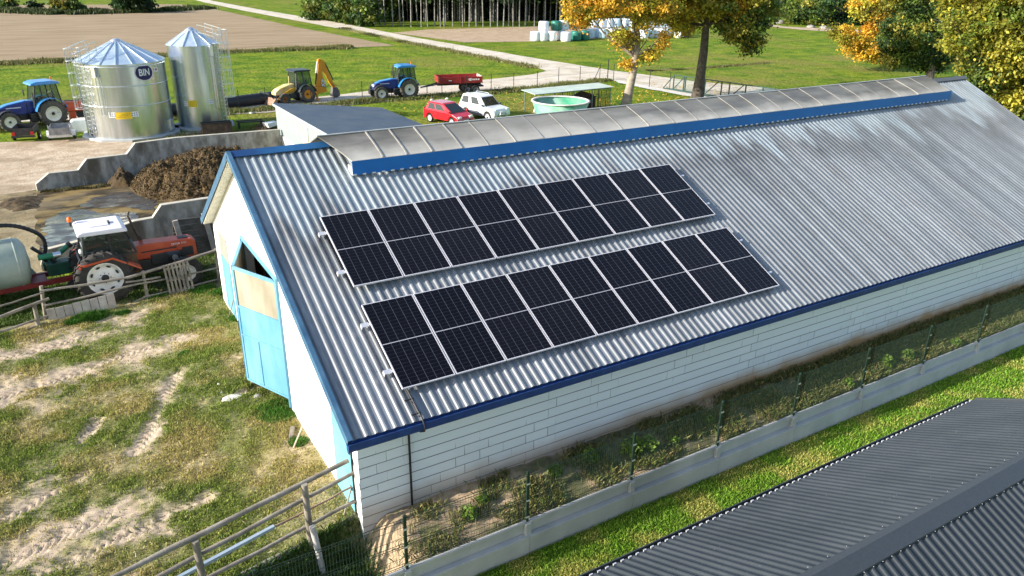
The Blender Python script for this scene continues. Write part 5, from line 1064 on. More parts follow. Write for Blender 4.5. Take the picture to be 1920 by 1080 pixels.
# backhoe loader
def backhoe(loc, rz):
    t = empty('backhoe_loader', loc, rz, 'yellow backhoe loader with its digging arm folded up on the track', 'digger')
    y_ = mat('loader_yellow', (.52, .26, .015), (.66, .36, .03), 1.5, .45); ye = mat('orange_yellow_arm', (.60, .24, .01), (.68, .29, .02), 1.5, .45); WB = 2.15; dk = mat('dark_cab_frame', (.03, .04, .045), rough=.4)
    for y in (-.85, .85): sd = 1 if y > 0 else -1; wheel(t, 0, y, .74, .46, .38, ye, sd, 18, True); wheel(t, WB, y, .50, .32, .25, mat('rusty_rim', (.25, .10, .03), rough=.7), sd, 14, True)
    B().prism([(.85, .95), (.85, 1.62), (1.5, 1.58), (2.35, 1.30), (2.7, 1.05), (2.72, .80), (1.2, .75)], -.40, .40).build('hood', mat('pale_yellow_hood', (.60, .42, .10), (.72, .60, .34), 1.4, .5), t, bevel=.06)
    B().box((-.6, -.35, .5), (2.6, .35, .85)).box((.75, -.55, .45), (1.5, .55, .85)).build('chassis', dk, t, bevel=.03)
    for sd in (-1, 1):
        fender(t, 0, .76, .86, .62 if sd > 0 else -1.1, 1.1 if sd > 0 else -.62, 15, 170, dk)
        B().prism([(.9, 1.35), (1.3, 1.30), (2.1, .95), (2.9, .35), (2.78, .25), (2.0, .75), (1.2, 1.05), (.9, 1.1)], sd*.55-.06, sd*.55+.06).build('loader_arm', y_, t, bevel=.02)
        for a, b_ in (((-.62, 1.3), (-.45, 2.62)), ((.15, 1.0), (.2, 2.66)), ((.92, 1.2), (.78, 2.62))): B().bar((a[0], sd*.72, a[1]), (b_[0], sd*.64, b_[1]), .08).build('cab_pillar', dk, t)
        B().quad((-.6, sd*.73, 1.3), (.92, sd*.73, 1.1), (.78, sd*.65, 2.62), (-.45, sd*.65, 2.62)).build('side_window', glassm, t)
        B().box((-.6, sd*.7-.02, .8), (.9, sd*.7+.02, 1.3)).build('cab_side', dk, t)
    B().quad((.93, -.7, 1.5), (.93, .7, 1.5), (.8, .63, 2.62), (.8, -.63, 2.62)).build('windscreen', glassm, t); B().quad((-.62, -.7, 1.4), (-.62, .7, 1.4), (-.46, .63, 2.62), (-.46, -.63, 2.62)).build('rear_window', glassm, t)
    B().prism([(-.62, 2.62), (-.58, 2.74), (.85, 2.78), (1.05, 2.68), (1.05, 2.60)], -.76, .76).build('cab_roof', dk, t, bevel=.05)
    B().tube([(1.35, .3, 1.5), (1.3, .3, 2.3)], .045).build('exhaust', mat('pale_exhaust', (.6, .5, .2), rough=.5), t)
    B().box((-.3, -.25, .95), (.25, .25, 1.35)).box((-.38, -.25, 1.35), (-.25, .25, 1.9)).build('seat', dk, t, bevel=.04)
    B().prism([(2.95, .10), (3.45, .12), (3.40, .20), (3.05, .65), (2.9, .62)], -1.05, 1.05).build('front_bucket', mat('worn_steel', (.30, .17, .11), (.45, .3, .22), 3, .5, .3), t)
    B().bar((3.1, -.8, .6), (3.5, -.8, 1.05), .06).bar((3.1, .8, .6), (3.5, .8, 1.05), .06).bar((3.5, -.85, 1.05), (3.5, .85, 1.05), .08).bar((3.25, -.8, .7), (3.65, -.8, .95), .05).build('fork_frame', dk, t)
    B().box((-1.15, -.75, .55), (-.95, .75, 1.15)).build('rear_frame', ye, t); 
    for sd in (-1, 1): B().bar((-1.05, sd*.65, 1.05), (-1.05, sd*.65, .08), .14).box((-1.25, sd*.65-.15, .04), (-.85, sd*.65+.15, .09)).build('stabiliser_leg', ye, t)
    B().prism([(-1.1, .65), (-1.45, .55), (-1.8, .55), (-2.35, .62), (-2.25, 1.3), (-2.05, 2.05), (-2.08, 2.95), (-1.95, 3.15), (-1.72, 3.05), (-1.55, 2.2), (-1.35, 1.4), (-1.2, 1.1)], -.15, .15).build('boom', ye, t, bevel=.02)
    B().prism([(-1.75, 3.45), (-1.95, 3.5), (-2.30, 3.35), (-2.55, 2.6), (-3.05, 1.45), (-3.3, .98), (-3.05, .90), (-2.75, 1.3), (-2.35, 2.2), (-1.85, 2.85), (-1.72, 3.2)], -.11, .11).build('dipper', ye, t, bevel=.02)
    B().tube([(-1.35, 0, 1.3), (-1.55, 0, 2.4)], .06).build('cylinder', iron, t); B().tube([(-1.5, 0, 2.3), (-1.72, 0, 3.25)], .075).build('cylinder', mat('white_cylinder', (.7, .7, .68), rough=.3), t)
    B().tube([(-2.42, 0, 3.15), (-3.15, 0, 1.6)], .06).build('cylinder', iron, t)
    B().bar((-2.9, 0, 1.15), (-3.5, 0, 1.1), .12, .10).build('link', ye, t)
    B().prism([(-3.0, .92), (-3.35, .95), (-3.55, .6), (-3.60, .18), (-3.2, .05), (-2.85, .15), (-2.95, .55)], -.28, .28).build('digging_bucket', mat('grey_worn_steel', (.08, .08, .085), (.16, .15, .15), 3, .6, .3), t, bevel=.02)
    textobj('JCB', .42, mat('logo_black', (.012, .012, .014), rough=.4), t, (-2.03, .157, 1.45), (pi/2, radians(84)*-1, pi), 'logo', .001, 1, .06)
    textobj('JCB', .42, whitep, t, (-2.03, .162, 1.45), (pi/2, radians(84)*-1, pi), 'lettering', .001, 1, .018)
    return t
kA = gp(575, 193); hd = radians(-168)
backhoe((kA.x+sin(hd)*-.3-.1, kA.y+.9, kA.z), hd)
# ------------------------------------------------------------------ small things in the far yard
pA, pB = gp(262, 226), gp(536, 190); b = B(); n = 60; vec = Vector((pB.x-pA.x, pB.y-pA.y, 0))
L_ = vec.length; pts = []; rad = []
for k in range(n+1): x = L_*k/n; pts.append((x, 0, .5)); rad.append(.50 if k % 2 else .46)
o = b.tube(pts, rad, 20).build('drain_pipe', mat('black_pipe', (.02, .022, .026), rough=.45)); o.location = (pA.x, pA.y, pA.z); o.rotation_euler = (0, 0, atan2(vec.y, vec.x)); tag(o, 'long thick black corrugated pipe lying behind the silos', 'pipe')
for k, (px, py) in enumerate(((300, 232), (400, 219), (470, 209))):
    q = gp(px, py+3); rock((q.x, q.y-.3, q.z+.05), .18, stone_m, ('stone against the black pipe between the two silos', 'stone against the black pipe just right of the tall silo', 'stone under the black pipe near the shed')[k])
def small_trailer(px, py, rz, label, m, m2, tail):
    q = gp(px, py); t = empty('small_trailer', q, rz, label, 'trailer', 'small trailers in the yard')
    for y in (-1, 1): B().box((-1.0, y*.62-.015, .5), (1.0, y*.62+.015, .95)).build('side_board', m2, t); wheel(t, 0, y*.75, .30, .18, .17, galv, y, 0)
    B().box((-1.0, -.6, .47), (1.0, .6, .5)).build('floor', m, t); B().box((.98, -.6, .5), (1.0, .6, .95)).build('headboard', m2, t); B().box((-1.0, -.6, .5), (-.98, .6, .95)).build('tailboard', m2, t)
    B().bar((1.0, .4, .45), (2.0, 0, .42), .07).bar((1.0, -.4, .45), (2.0, 0, .42), .07).box((-1.03, -.7, .34), (-.98, .7, .46)).build('drawbar', m, t)
    if tail:
        for y in (-1, 1): B().box((-1.05, y*.55-.1, .5), (-1.03, y*.55+.1, .72)).build('tail_light', redl, t)
    else:
        for y in (-1, 1): B().prism(arc(0, .3, .36, 0, 180, 8)+arc(0, .3, .33, 180, 0, 8), y*.75-.12, y*.75+.12).build('fender', whitep, t)
        B().prism([(-1.0, .95), (-.4, .95), (-1.0, 1.2)], -.64, -.61).prism([(-1.0, .95), (-.4, .95), (-1.0, 1.2)], .61, .64).build('tail_gusset', galv, t)
    return t
black_m = mat('black_board', (.02, .02, .02), (.05, .045, .04), 4, .7)
small_trailer(52, 262, radians(80), 'black open trailer with red tail lights below the left tractor', black_m, black_m, True)
small_trailer(118, 262, radians(84), 'silver open trailer with white mudguards in front of the wide silo', galv, mat('dull_galvanised', (.2, .2, .21), (.4, .4, .4), 3, .4, .5), False)
q = gp(158, 228); t = empty('spreader', q, radians(5), 'orange red fertiliser hopper standing behind the wide silo', 'spreader')
B().prism([(-1.15, .9), (1.15, .9), (1.2, 1.6), (-1.2, 1.6)], -.55, .55, top=None).build('hopper', mat('orange_red_paint', (.55, .07, .02), (.62, .10, .03), 2, .45), t, bevel=.05)
[B().box((x, -.45, .1), (x+.4, .45, .9)).build('stand', mat('orange_red_paint', (.55, .07, .02)), t) for x in (-.9, .5)]; B().tube([(-1.1, -.55, 1.7), (1.1, -.55, 1.7)], .03).box((-.4, -.4, .4), (.4, .4, .85)).build('top_rail', iron, t)
q = gp(165, 246); o = B().prism([(-1.0, 0), (1.0, 0), (1.0, .75), (.85, .9), (-.85, .9), (-1.0, .75)], -.35, .35).build('plastic_tank', mat('dirty_white_plastic', (.55, .58, .54), (.68, .70, .66), 2, .5), None, bevel=.08); o.location = q; tag(o, 'white plastic tank on the ground left of the wide silo', 'tank')
q = gp(408, 252); t = empty('rusty_bin', (q.x, q.y, q.z-.1), radians(-3), 'open dark rusty metal bin in front of the tall silo', 'bin'); rst = mat('rusty_steel', (.05, .03, .02), (.14, .09, .06), 3, .8)
B().box((-1.0, -.3, 0), (1.0, -.26, .95)).box((-1.0, .3, 0), (1.0, .34, .95)).box((-1.0, -.26, 0), (-.96, .3, .95)).box((.96, -.26, 0), (1.0, .3, .95)).build('side', rst, t); B().bar((-1.03, -.3, .95), (1.03, -.3, .95), .07).bar((-1.03, .32, .95), (1.03, .32, .95), .07).build('rim', iron, t)
q = gp(470, 240); t = empty('bench_frame', q, radians(-4), 'black low steel frame lying right of the tall silo', 'frame')
B().bar((-.9, -.3, .5), (.9, -.3, .5), .08).bar((-.9, .3, .5), (.9, .3, .5), .08).build('top_bar', iron, t); B().bar((-.8, -.3, 0), (-.8, -.3, .5), .08).bar((.8, -.3, 0), (.8, -.3, .5), .08).bar((-.8, .3, 0), (-.8, .3, .5), .08).bar((.8, .3, 0), (.8, .3, .5), .08).build('leg', iron, t)
gm = mat('gravel_heap', (1, 1, 1), rough=.95, attr='tone', bump=.03, bsc=8, sc=8)
heap('gravel_heap', [(560, 201), (580, 205), (625, 203), (630, 200), (600, 198), (570, 199)], .3, .3, .12, 41, gm, 'low heap of pale rubble behind the dark shed roof', 'rubble heap')
heap('gravel_heap', [(470, 250), (515, 262), (522, 248), (505, 236), (485, 238)], .45, .9, .12, 43, gm, 'grey gravel heap between the tall silo and the shed', 'gravel heap')
q = gp(508, 246); t = empty('wheelbarrow', q, radians(200), 'white and black wheelbarrow leaning by the shed corner', 'wheelbarrow'); B().prism([(-.4, .4), (.3, .3), (.45, .65), (-.5, .65)], -.3, .3).build('tray', whitep, t, bevel=.02); B().bar((-1.0, -.25, .55), (.5, -.1, .25), .04).bar((-1.0, .25, .55), (.5, .1, .25), .04).bar((-.35, .25, 0), (-.35, .25, .4), .04).bar((-.35, -.25, 0), (-.35, -.25, .4), .04).build('handle', iron, t); wheel(t, .55, 0, .2, .1, .1, iron, 1, 0)
# green round vat, kennel
q = gp(1050, 226); t = empty('feed_mixer_tub', (q.x, q.y, q.z), 0, 'large round pale green open tub with a white rim behind the ridge', 'tub'); gt = mat('pale_green_paint', (.05, .30, .17), (.20, .40, .28), .9, .6, c3=(.45, .60, .52))
B().lathe([(1.7, .0), (2.25, 1.5), (2.18, 1.5), (1.65, .05), (.001, .05)], n=30).build('tub', gt, t); B().lathe([(2.10, 1.5), (2.32, 1.5), (2.32, 1.58), (2.10, 1.58), (2.10, 1.5)], n=24).build('rim', mat('grey_white_rim', (.5, .47, .43), (.65, .63, .6), 3, .7), t); B().lathe([(.001, .9), (1.0, .75), (2.0, .85)], n=20).build('filling', mat('green_fill', (.03, .25, .10), (.5, .46, .38), .8, .8, lo=.48, hi=.55), t)
k0, k1 = gp(1003, 218), gp(1143, 208); hd = atan2(k1.y-k0.y, k1.x-k0.x); Lk = hypot(k1.x-k0.x, k1.y-k0.y)
t = empty('dog_kennel', k0, hd, 'wire dog run with a flat pale roof behind the round green tub', 'dog run')
B().prism([(-.2, 1.75), (Lk+.1, 1.98), (Lk+.1, 2.02), (-.2, 1.79)], -.3, 2.3).build('roof', mat('pale_roof_sheet', (.34, .42, .38), (.46, .53, .48), 1, .6), t)
b = B(); kx = np.linspace(0, Lk, 5)
for x in kx:
    for y in (0, 2.0): B().bar((x, y, 0), (x, y, 1.8+.2*x/Lk), .06).build('post', mat('grey_green_post', (.18, .24, .2), rough=.5), t)
b = B()
for x in np.arange(Lk*.3, Lk, .16):
    for y in (0, 2.0): b.bar((x, y, 0), (x, y, 1.75), .022)
for y in np.arange(0, 2, .16): b.bar((Lk, y, 0), (Lk, y, 1.8), .022)
for y in (0, 2.0): b.bar((Lk*.3, y, 1.1), (Lk, y, 1.1), .03).bar((0, y, 1.7), (Lk, y, 1.9), .04)
b.build('bars', iron, t)
B().box((Lk*.62, .3, 0), (Lk*.82, 1.5, 1.2)).prism([(Lk*.60, 1.2), (Lk*.84, 1.2), (Lk*.72, 1.55)], .25, 1.55).build('hutch', mat('dark_brown_wood', (.05, .025, .018), (.09, .045, .03), 3, .8), t)
q = gp(1020, 214); o = B().prism([(-.5, 0), (.5, 0), (.4, .3), (0, .62), (-.4, .3)], -.4, .4).build('sack', mat('grey_sack', (.35, .35, .34), (.5, .5, .48), 3, .8), None, bevel=.08); o.location = (q.x, q.y+.6, q.z); tag(o, 'grey heap of sacking inside the left part of the dog run', 'sack')
# far wire fence
fp = [(-60, 247), (60, 240), (285, 225), (450, 209), (500, 204), (585, 199), (627, 197), (680, 190), (735, 186), (829, 182), (875, 178), (921, 173), (963, 170), (1007, 167), (1047, 160), (1087, 157), (1124, 152), (1139, 149), (1150, 151), (1217, 165), (1255, 170)]
wf = empty('wire_fence', gp(921, 173), 0, 'thin wire fence on steel posts along the gravel track', 'fence'); prev = None
for k, p in enumerate(fp):
    q = gp(*p); h = 2.1 if p[0] == 1139 else 1.75
    BW(B().bar(q, q+Vector((0, 0, h)), .07 if p[0] == 1139 else .045), 'post', iron, wf)
    if prev:
        b = B()
        for z in (.4, 1.0, 1.6): b.bar(prev+Vector((0, 0, z)), q+Vector((0, 0, z)), .012)
        BW(b, 'wire', iron, wf)
    prev = q
q = gp(1124, 152); q2 = gp(1112, 154); BW(B().bar(q+Vector((0, 0, 1.5)), q2, .05), 'brace', iron, wf)
kb = drape('kerb', [(1139, 148), (1165, 153), (1255, 170), (1330, 184), (1330, 189), (1252, 175), (1160, 157)], .08, mat('pale_kerb', (.5, .48, .43), (.62, .6, .55), 3, .9), 2)
# green braced gate behind the ridge
g0, g1 = gp(1243, 168), gp(1450, 196); hd = atan2(g1.y-g0.y, g1.x-g0.x); Lg = hypot(g1.x-g0.x, g1.y-g0.y); gm2 = mat('dark_green_gate', (.02, .06, .05), rough=.5)
t = empty('gate', g0, hd, 'long dark green steel gate with diagonal braces beside the tree', 'gate'); B().bar((0, 0, .15), (Lg, 0, .15), .10).bar((Lg*.10, 0, 1.55), (Lg, 0, 1.55), .08).bar((0, .5, .1), (Lg, .5, .1), .08).build('rail', gm2, t)
for i, x in enumerate((.10, .20, .215, .36, .40, .55, .62, .76, .9)):
    B().bar((Lg*x, 0, .1), (Lg*x, 0, 1.6), .09).build('upright', gm2, t)
    if i in (0, 1, 4, 6): B().bar((Lg*(x-(.10 if i < 2 else -.0)), 0, .15), (Lg*(x+(.0 if i < 2 else .12)), 0, 1.5), .07).build('brace', gm2, t)
b = B()
for z in np.arange(.3, 1.5, .15): b.bar((Lg*.1, .02, z), (Lg, .02, z), .010)
for x in np.arange(Lg*.1, Lg, .15): b.bar((x, .02, .2), (x, .02, 1.5), .008)
b.build('mesh_panel', mat('green_wire', (.03, .14, .09), rough=.5), t)
# ------------------------------------------------------------------ wooden fences of the near yard
def polerail(b, p, q, r): 
    p, q = Vector(p), Vector(q); n = 7; pts = []
    for k in range(n+1): u = k/n; v = p.lerp(q, u); v.z += -.015*sin(pi*u)+rs.uniform(-.008, .008); v.x += rs.uniform(-.008, .008); pts.append(v)
    return b.tube(pts, [r*rs.uniform(.88, 1.1) for _ in pts], 9)
LN = Vector((-LOGD[1], LOGD[0], 0)); LA = (LOGA[0], LOGA[1], -2)
nf = empty('rail_fence', (-.66, .45, -2), 0, 'grey pole rail fence running from the barn corner to the bottom edge', 'fence')
def L2(px, py): return pl(px, py, LA, LN)
for (a, e, r, dy) in (((150, 1112), (652, 863), .042, 0), ((250, 1103), (663, 884), .036, -.02), ((330, 1112), (664, 938), .036, -.02)): BW(polerail(B(), L2(*a)+LN*dy, L2(*e)+LN*dy, r), 'rail', wood, nf)
BW(B().bar(L2(300, 1102), L2(514, 987), .06, .05), 'steel_rail', mat('blue_grey_channel', (.34, .42, .50), (.45, .53, .6), 2, .45, .5), nf)
BW(polerail(B(), L2(512, 989), L2(660, 912), .018), 'thin_rail', mat('reddish_pole', (.22, .13, .09), (.32, .22, .16), 4, .9), nf)
BW(polerail(B(), L2(430, 1093), L2(672, 966), .065), 'ground_log', wood, nf)
for (px, py, zb) in ((567, 905, -2.75), (363, 1010, -2.9)):
    q = L2(px, py)-LN*.06; BW(B().tube([(q.x, q.y, q.z), (q.x+.004, q.y, -1.6), (q.x-.004, q.y+.01, zb+.35)], [.052, .058, .06], 10), 'post', wood, nf)
q = L2(577, 978); BW(B().tube([(q.x+.03, q.y-.15, q.z), (q.x+.12, q.y-.33, -2.9)], .052, 10), 'prop', mat('pale_grey_post', (.34, .33, .31), (.46, .45, .43), 3, .9), nf)
BW(B().bar(L2(658, 918)+Vector((0, 0, 0)), L2(645, 965), .02), 'stick', wood, nf)
# fence by the orange tractor
fA = gxy((70, 603)); fB = gxy((408, 533)); fd = (fB-fA)/hypot(*(fB-fA)); FN = Vector((-fd[1], fd[0], 0)); FA = (fA[0], fA[1], -2)
def L3(px, py, o=0): return pl(px, py, FA, FN)-FN*o
ff = empty('rail_fence', (fA[0], fA[1], -2), 0, 'rough wooden rail fence in front of the orange tractor', 'fence')
for (a, e, r) in (((74, 545), (240, 519), .035), ((236, 520), (412, 466), .042), ((80, 573), (262, 530), .03), ((262, 531), (414, 500), .028), ((215, 580), (270, 556), .022), ((268, 556), (412, 522), .028), ((236, 528), (300, 518), .03)): BW(polerail(B(), L3(*a, o=.05), L3(*e, o=.05), r), 'rail', wood, ff)
for (px, py, px2, py2) in ((268, 508, 277, 562), (77, 536, 86, 604), (404, 466, 412, 535), (345, 492, 352, 545)):
    BW(B().tube([L3(px, py), L3(px2, py2)+Vector((0, 0, -.1))], [.045, .05], 9), 'post', wood, ff)
f2 = empty('rail_fence', gp(20, 640), 0, 'low rail fence at the left edge below the slurry tanker', 'fence')
gA = gxy((66, 615)); gB = gxy((-60, 652)); gd = (gB-gA)/hypot(*(gB-gA)); GN = Vector((-gd[1], gd[0], 0)); GA = (gA[0], gA[1], -2)
for (a, e, r) in (((-60, 614), (92, 560), .042), ((-60, 640), (90, 592), .034), ((-60, 655), (84, 605), .02), ((-60, 592), (82, 548), .025)): BW(polerail(B(), pl(*a, GA, GN), pl(*e, GA, GN), r), 'rail', wood, f2)
BW(B().tube([pl(64, 572, GA, GN), pl(74, 618, GA, GN)], [.05, .055], 9), 'post', wood, f2)
# pallet, board panel, stick
pq = [L3(304, 497, .12), L3(352, 487, .12), L3(366, 541, .16), L3(317, 552, .16)]
t = empty('pallet', pq[3], 0, 'grey wooden pallet leaning upright on the rail fence', 'pallet')
U = pq[1]-pq[0]; V = pq[3]-pq[0]; nn = U.cross(V).normalized()
for k in range(7): a = pq[0]+U*(k/6.6+.02); BW(B().bar(a-V*.05*rs.random(), a+V*(1+.02*rs.random()), .055, .016, up=nn), 'slat', wood, t)
for f in (.12, .5, .9): a = pq[0]+V*f+nn*.03; BW(B().bar(a, a+U, .06, .03, up=nn), 'bearer', wood, t)
pq = [L3(84, 577, .16), L3(212, 547, .16), L3(220, 583, .30), L3(96, 617, .30)]
t = empty('plank_screen', pq[3], 0, 'panel of wide pale boards leaning on the rail fence above the grass tuft', 'board panel')
for k in range(8):
    a = pq[0].lerp(pq[1], k/8+.003); b_ = pq[0].lerp(pq[1], (k+1)/8-.006); c_ = pq[3].lerp(pq[2], (k+1)/8-.006); d_ = pq[3].lerp(pq[2], k/8+.003); o_ = Vector((0, .025, 0)); j = Vector((0, 0, rs.uniform(-.02, .01)))
    b = B(); P_ = [a+j, b_+j, c_+j, d_+j]; P_ = P_+[p+o_ for p in P_]; b.add(P_, [(0, 1, 2, 3), (7, 6, 5, 4), (0, 4, 5, 1), (1, 5, 6, 2), (2, 6, 7, 3), (3, 7, 4, 0)]); BW(b, 'board', board_m, t)
o = B().bar((0, 0, 0), atx(581, 765, .19)-gp(550, 840), .035, .02).build('stick', mat('pale_stick', (.45, .40, .34), (.55, .5, .44), 4, .9)); o.location = gp(550, 840); tag(o, 'pale wooden stick leaning on the white gable wall near the corner', 'stick')
o = B().bar((0, 0, 0), atx(438, 562, .12)-gp(429, 596), .022, .016).build('stick', wood); o.location = gp(429, 596); tag(o, 'short thin stick leaning at the far end of the blue gate', 'stick')
o = B().box((-.16, -.04, 0), (.2, .05, .08)).build('timber_block', wood, None, bevel=.02); o.location = gp(548, 815); o.rotation_euler = (0, 0, 1.2); tag(o, 'grey timber block lying at the foot of the gable wall', 'timber')
rb = B().box((-.95, 0, .02), (.0, .05, 1.0)).build('rusty_plate', rst); rb.location = (-1.75, 15.9, -2); tag(rb, 'dark rusty steel plate standing behind the green pump', 'steel plate')
# ------------------------------------------------------------------ trees
RT = Vector((.855, -.518, 0)); DP = Vector((.518, .855, 0))
YEL, ORA, OLI, GRN, DGR, LIM = (.60, .37, .035), (.52, .25, .025), (.24, .22, .03), (.11, .17, .025), (.035, .075, .018), (.40, .37, .04)
def crownpts(ells, per, spread, seed):
    rgt = np.random.default_rng(seed); PX = []; SC = []; CO = []; cs = []
    for (u, v, w, ru, rv, rw, nc, cols, wt) in ells:
        q = rgt.normal(0, 1, (nc, 3)); q /= np.linalg.norm(q, axis=1)[:, None]; q *= (rgt.uniform(.25, 1, (nc, 1)))**.5
        for k in range(nc):
            c = np.array([u+q[k, 0]*ru, v+q[k, 1]*rv, w+q[k, 2]*rw]); cs.append(c); m = int(per*rgt.uniform(.5, 1.4))
            p = c+rgt.normal(0, 1, (m, 3))*np.array([spread, spread*.62, spread])*rgt.uniform(.7, 1.25); base = np.array(cols[rgt.choice(len(cols), p=wt)])*rgt.uniform(.7, 1.3)
            PX.append(p); CO.append(base*rgt.uniform(.65, 1.35, (m, 1))*np.array([1, 1, 1])+rgt.uniform(-.01, .01, (m, 3)))
    P_ = np.concatenate(PX); C_ = np.clip(np.concatenate(CO), .005, 1); W_ = P_[:, :1]*np.array(RT)+P_[:, 2:3]*np.array(DP)+P_[:, 1:2]*np.array([0, 0, 1.]); return W_, C_, cs
def tree(base, label, name, r0, trunk, ells, leaf, per=60, spread=.55, seed=1, nl=14, group=None, barkm=None, fork=None):
    t = empty(name, base, 0, label, 'tree', group)
    W_, C_, cs = crownpts(ells, per, spread, seed); leaves('crown', W_[:, 0], W_[:, 1], W_[:, 2], np.random.default_rng(seed).uniform(.6, 1.25, len(W_))*leaf, C_, leafm, seed, .3, t)
    b = B(); n = len(trunk); TP = [RT*u+DP*w+Vector((0, 0, v)) for u, v, w in trunk]
    rr = [r0*(1.25 if i == 0 else 1-.62*i/(n-1)) for i in range(n)]; b.tube(TP, rr, 12); b.build('trunk', barkm or trunk_m, t)
    r_ = random.Random(seed); fk = fork if fork is not None else n//2; b = B()
    for k in range(nl):
        c = cs[r_.randrange(len(cs))]; E_ = RT*float(c[0])+DP*float(c[2])+Vector((0, 0, float(c[1]))); i = r_.randrange(fk, n); S0 = TP[i]
        if E_.z < S0.z-.5: S0 = TP[fk]
        m = (S0+E_)/2+Vector((r_.uniform(-.3, .3), r_.uniform(-.3, .3), -.12*(E_-S0).length+r_.uniform(0, .3))); b.tube([S0, S0.lerp(m, .5)+Vector((0, 0, .05)), m, m.lerp(E_, .6), E_], [rr[i]*.5, rr[i]*.38, rr[i]*.27, rr[i]*.17, .015], 7)
        for j in range(3):
            e2 = m.lerp(E_, .3+.25*j)+Vector((r_.uniform(-1, 1), r_.uniform(-1, 1), r_.uniform(-.3, .9))); b.tube([m.lerp(E_, .2*j), e2], [rr[i]*.13, .01], 5)
    b.build('branches', barkm or trunk_m, t); return t
def pm(base):    # pixels per metre at a ground point
    return F/((Vector(base)-CAM).dot(_w))
def px2(base, bx, by, k, x, y, rx, ry, rd, nc, cols, wt, w=0): return ((x-bx)/k-(by-y)/k*(bx-975)/(4078-by), (by-y)/k/.93, w, rx/k, ry/k, rd, nc, cols, wt)
b1 = gp(1172, 203); k = pm(b1); q = lambda *a, **kw: px2(b1, 1172, 203, k, *a, **kw)
YY = ((YEL, ORA, LIM, OLI), (.44, .08, .33, .15))
tree(b1, 'autumn maple with yellow orange leaves and a pale forked trunk behind the ridge', 'maple_tree', .40, [(0, 0, 0), (.25, 1.6, 0), (.5, 3.2, 0), (.55, 4.2, 0), (.7, 5.5, .2), (.5, 7, .3), (.2, 9, 0), (.0, 12, 0)],
     [q(1150, 18, 92, 36, 3.6, 95, *YY), q(1140, -60, 75, 50, 3.6, 70, *YY), q(1100, 35, 46, 26, 2.2, 42, *YY), q(1218, 42, 38, 34, 2.4, 36, *YY), q(1165, 92, 20, 9, .9, 6, *YY), q(1212, 112, 18, 11, .9, 6, *YY), q(1180, 78, 34, 14, 1.4, 7, *YY), q(1244, 90, 12, 22, .8, 5, *YY), q(1170, 128, 10, 8, .5, 2, *YY), q(1085, 62, 22, 10, 1, 6, *YY)], .13, 120, .40, 3, 24, 'autumn trees behind the barn', mat('pale_bark', (.20, .16, .12), (.36, .31, .25), 2.5, .95, bump=.03, bsc=8), 3)
b2 = gp(1307, 187); k = pm(b2); q = lambda *a, **kw: px2(b2, 1307, 187, k, *a, **kw)
GG = ((OLI, GRN, LIM, YEL), (.40, .25, .2, .15)); GD = ((OLI, GRN, DGR), (.4, .4, .2)); YO = ((YEL, LIM, OLI), (.4, .35, .25))
tree(b2, 'tall maple turning from green to yellow with a dark straight trunk', 'maple_tree', .50, [(0, 0, 0), (.08, 2.2, 0), (.15, 4.5, 0), (.1, 6.5, 0), (.3, 8.5, 0), (.2, 12, 0)],
     [q(1350, 10, 78, 45, 4, 120, *GG), q(1290, 0, 50, 40, 3.4, 60, *YO), q(1345, -70, 85, 50, 4, 40, *GG), q(1385, 62, 44, 26, 2.6, 50, *GD), q(1402, 92, 16, 14, 1.2, 9, *GD), q(1285, 55, 34, 24, 2, 18, *YO), q(1425, 40, 20, 26, 1.6, 12, *GD), q(1250, 40, 20, 22, 1.4, 10, *YO)], .145, 150, .46, 5, 20, 'autumn trees behind the barn', mat('dark_bark', (.045, .035, .028), (.12, .10, .08), 2.5, .95, bump=.03, bsc=8), 3)
b3 = gp(1740, 158); k = pm(b3)
def base_px(b): d = b-CAM; z = d.dot(_w); return 960+F*d.dot(_r)/z, 540-F*d.dot(_u)/z
bx, by = base_px(b3); q = lambda *a, **kw: px2(b3, bx, by, k, *a, **kw); DD = ((DGR, GRN, OLI), (.6, .3, .1))
tree(b3, 'dense dark green tree standing between the yellow maples at the right', 'broadleaf_tree', .4, [(0, 0, 0), (0, 3, 0), (.2, 6, 0), (0, 9, 0)],
     [q(1708, 78, 56, 42, 2.6, 130, *DD), q(1730, 20, 55, 34, 2.4, 50, *DD), q(1690, 118, 34, 16, 1.4, 16, *DD), q(1765, 110, 34, 24, 1.6, 20, *DD), q(1680, 0, 50, 30, 2.4, 40, *GG), q(1745, -10, 60, 40, 2.6, 50, *GG), q(1735, 118, 40, 20, 1.6, 26, *DD)], .14, 150, .42, 7, 10, 'autumn trees behind the barn')
b4 = gp(1752, 135); k = pm(b4); bx, by = base_px(b4); q = lambda *a, **kw: px2(b4, bx, by, k, *a, **kw)
tree(b4, 'bright orange yellow maple whose low branches reach left over the meadow', 'maple_tree', .4, [(0, 0, 0), (0, 3, 0), (.2, 6, 0), (0, 10, 0)],
     [q(1640, 78, 60, 26, 2.4, 34, *YY), q(1580, 72, 26, 12, 1.2, 9, *YY), q(1625, 25, 34, 26, 2, 20, *YY), q(1620, 108, 22, 14, 1.2, 10, *YY), q(1665, 115, 24, 10, 1, 8, *YY), q(1640, 100, 40, 14, 1.6, 20, *YY), q(1660, 40, 40, 24, 2, 26, *GG), q(1600, 92, 26, 10, 1.2, 8, *YY)], .15, 120, .42, 9, 14, 'autumn trees behind the barn')
b5 = Vector((33.5, 9.5, -2.2)); k = pm(b5); bx, by = base_px(b5); q = lambda *a, **kw: px2(b5, bx, by, k, *a, **kw); OO = (((.25, .25, .03), (.37, .34, .04), (.13, .18, .025), (.46, .40, .04)), (.36, .26, .26, .12))
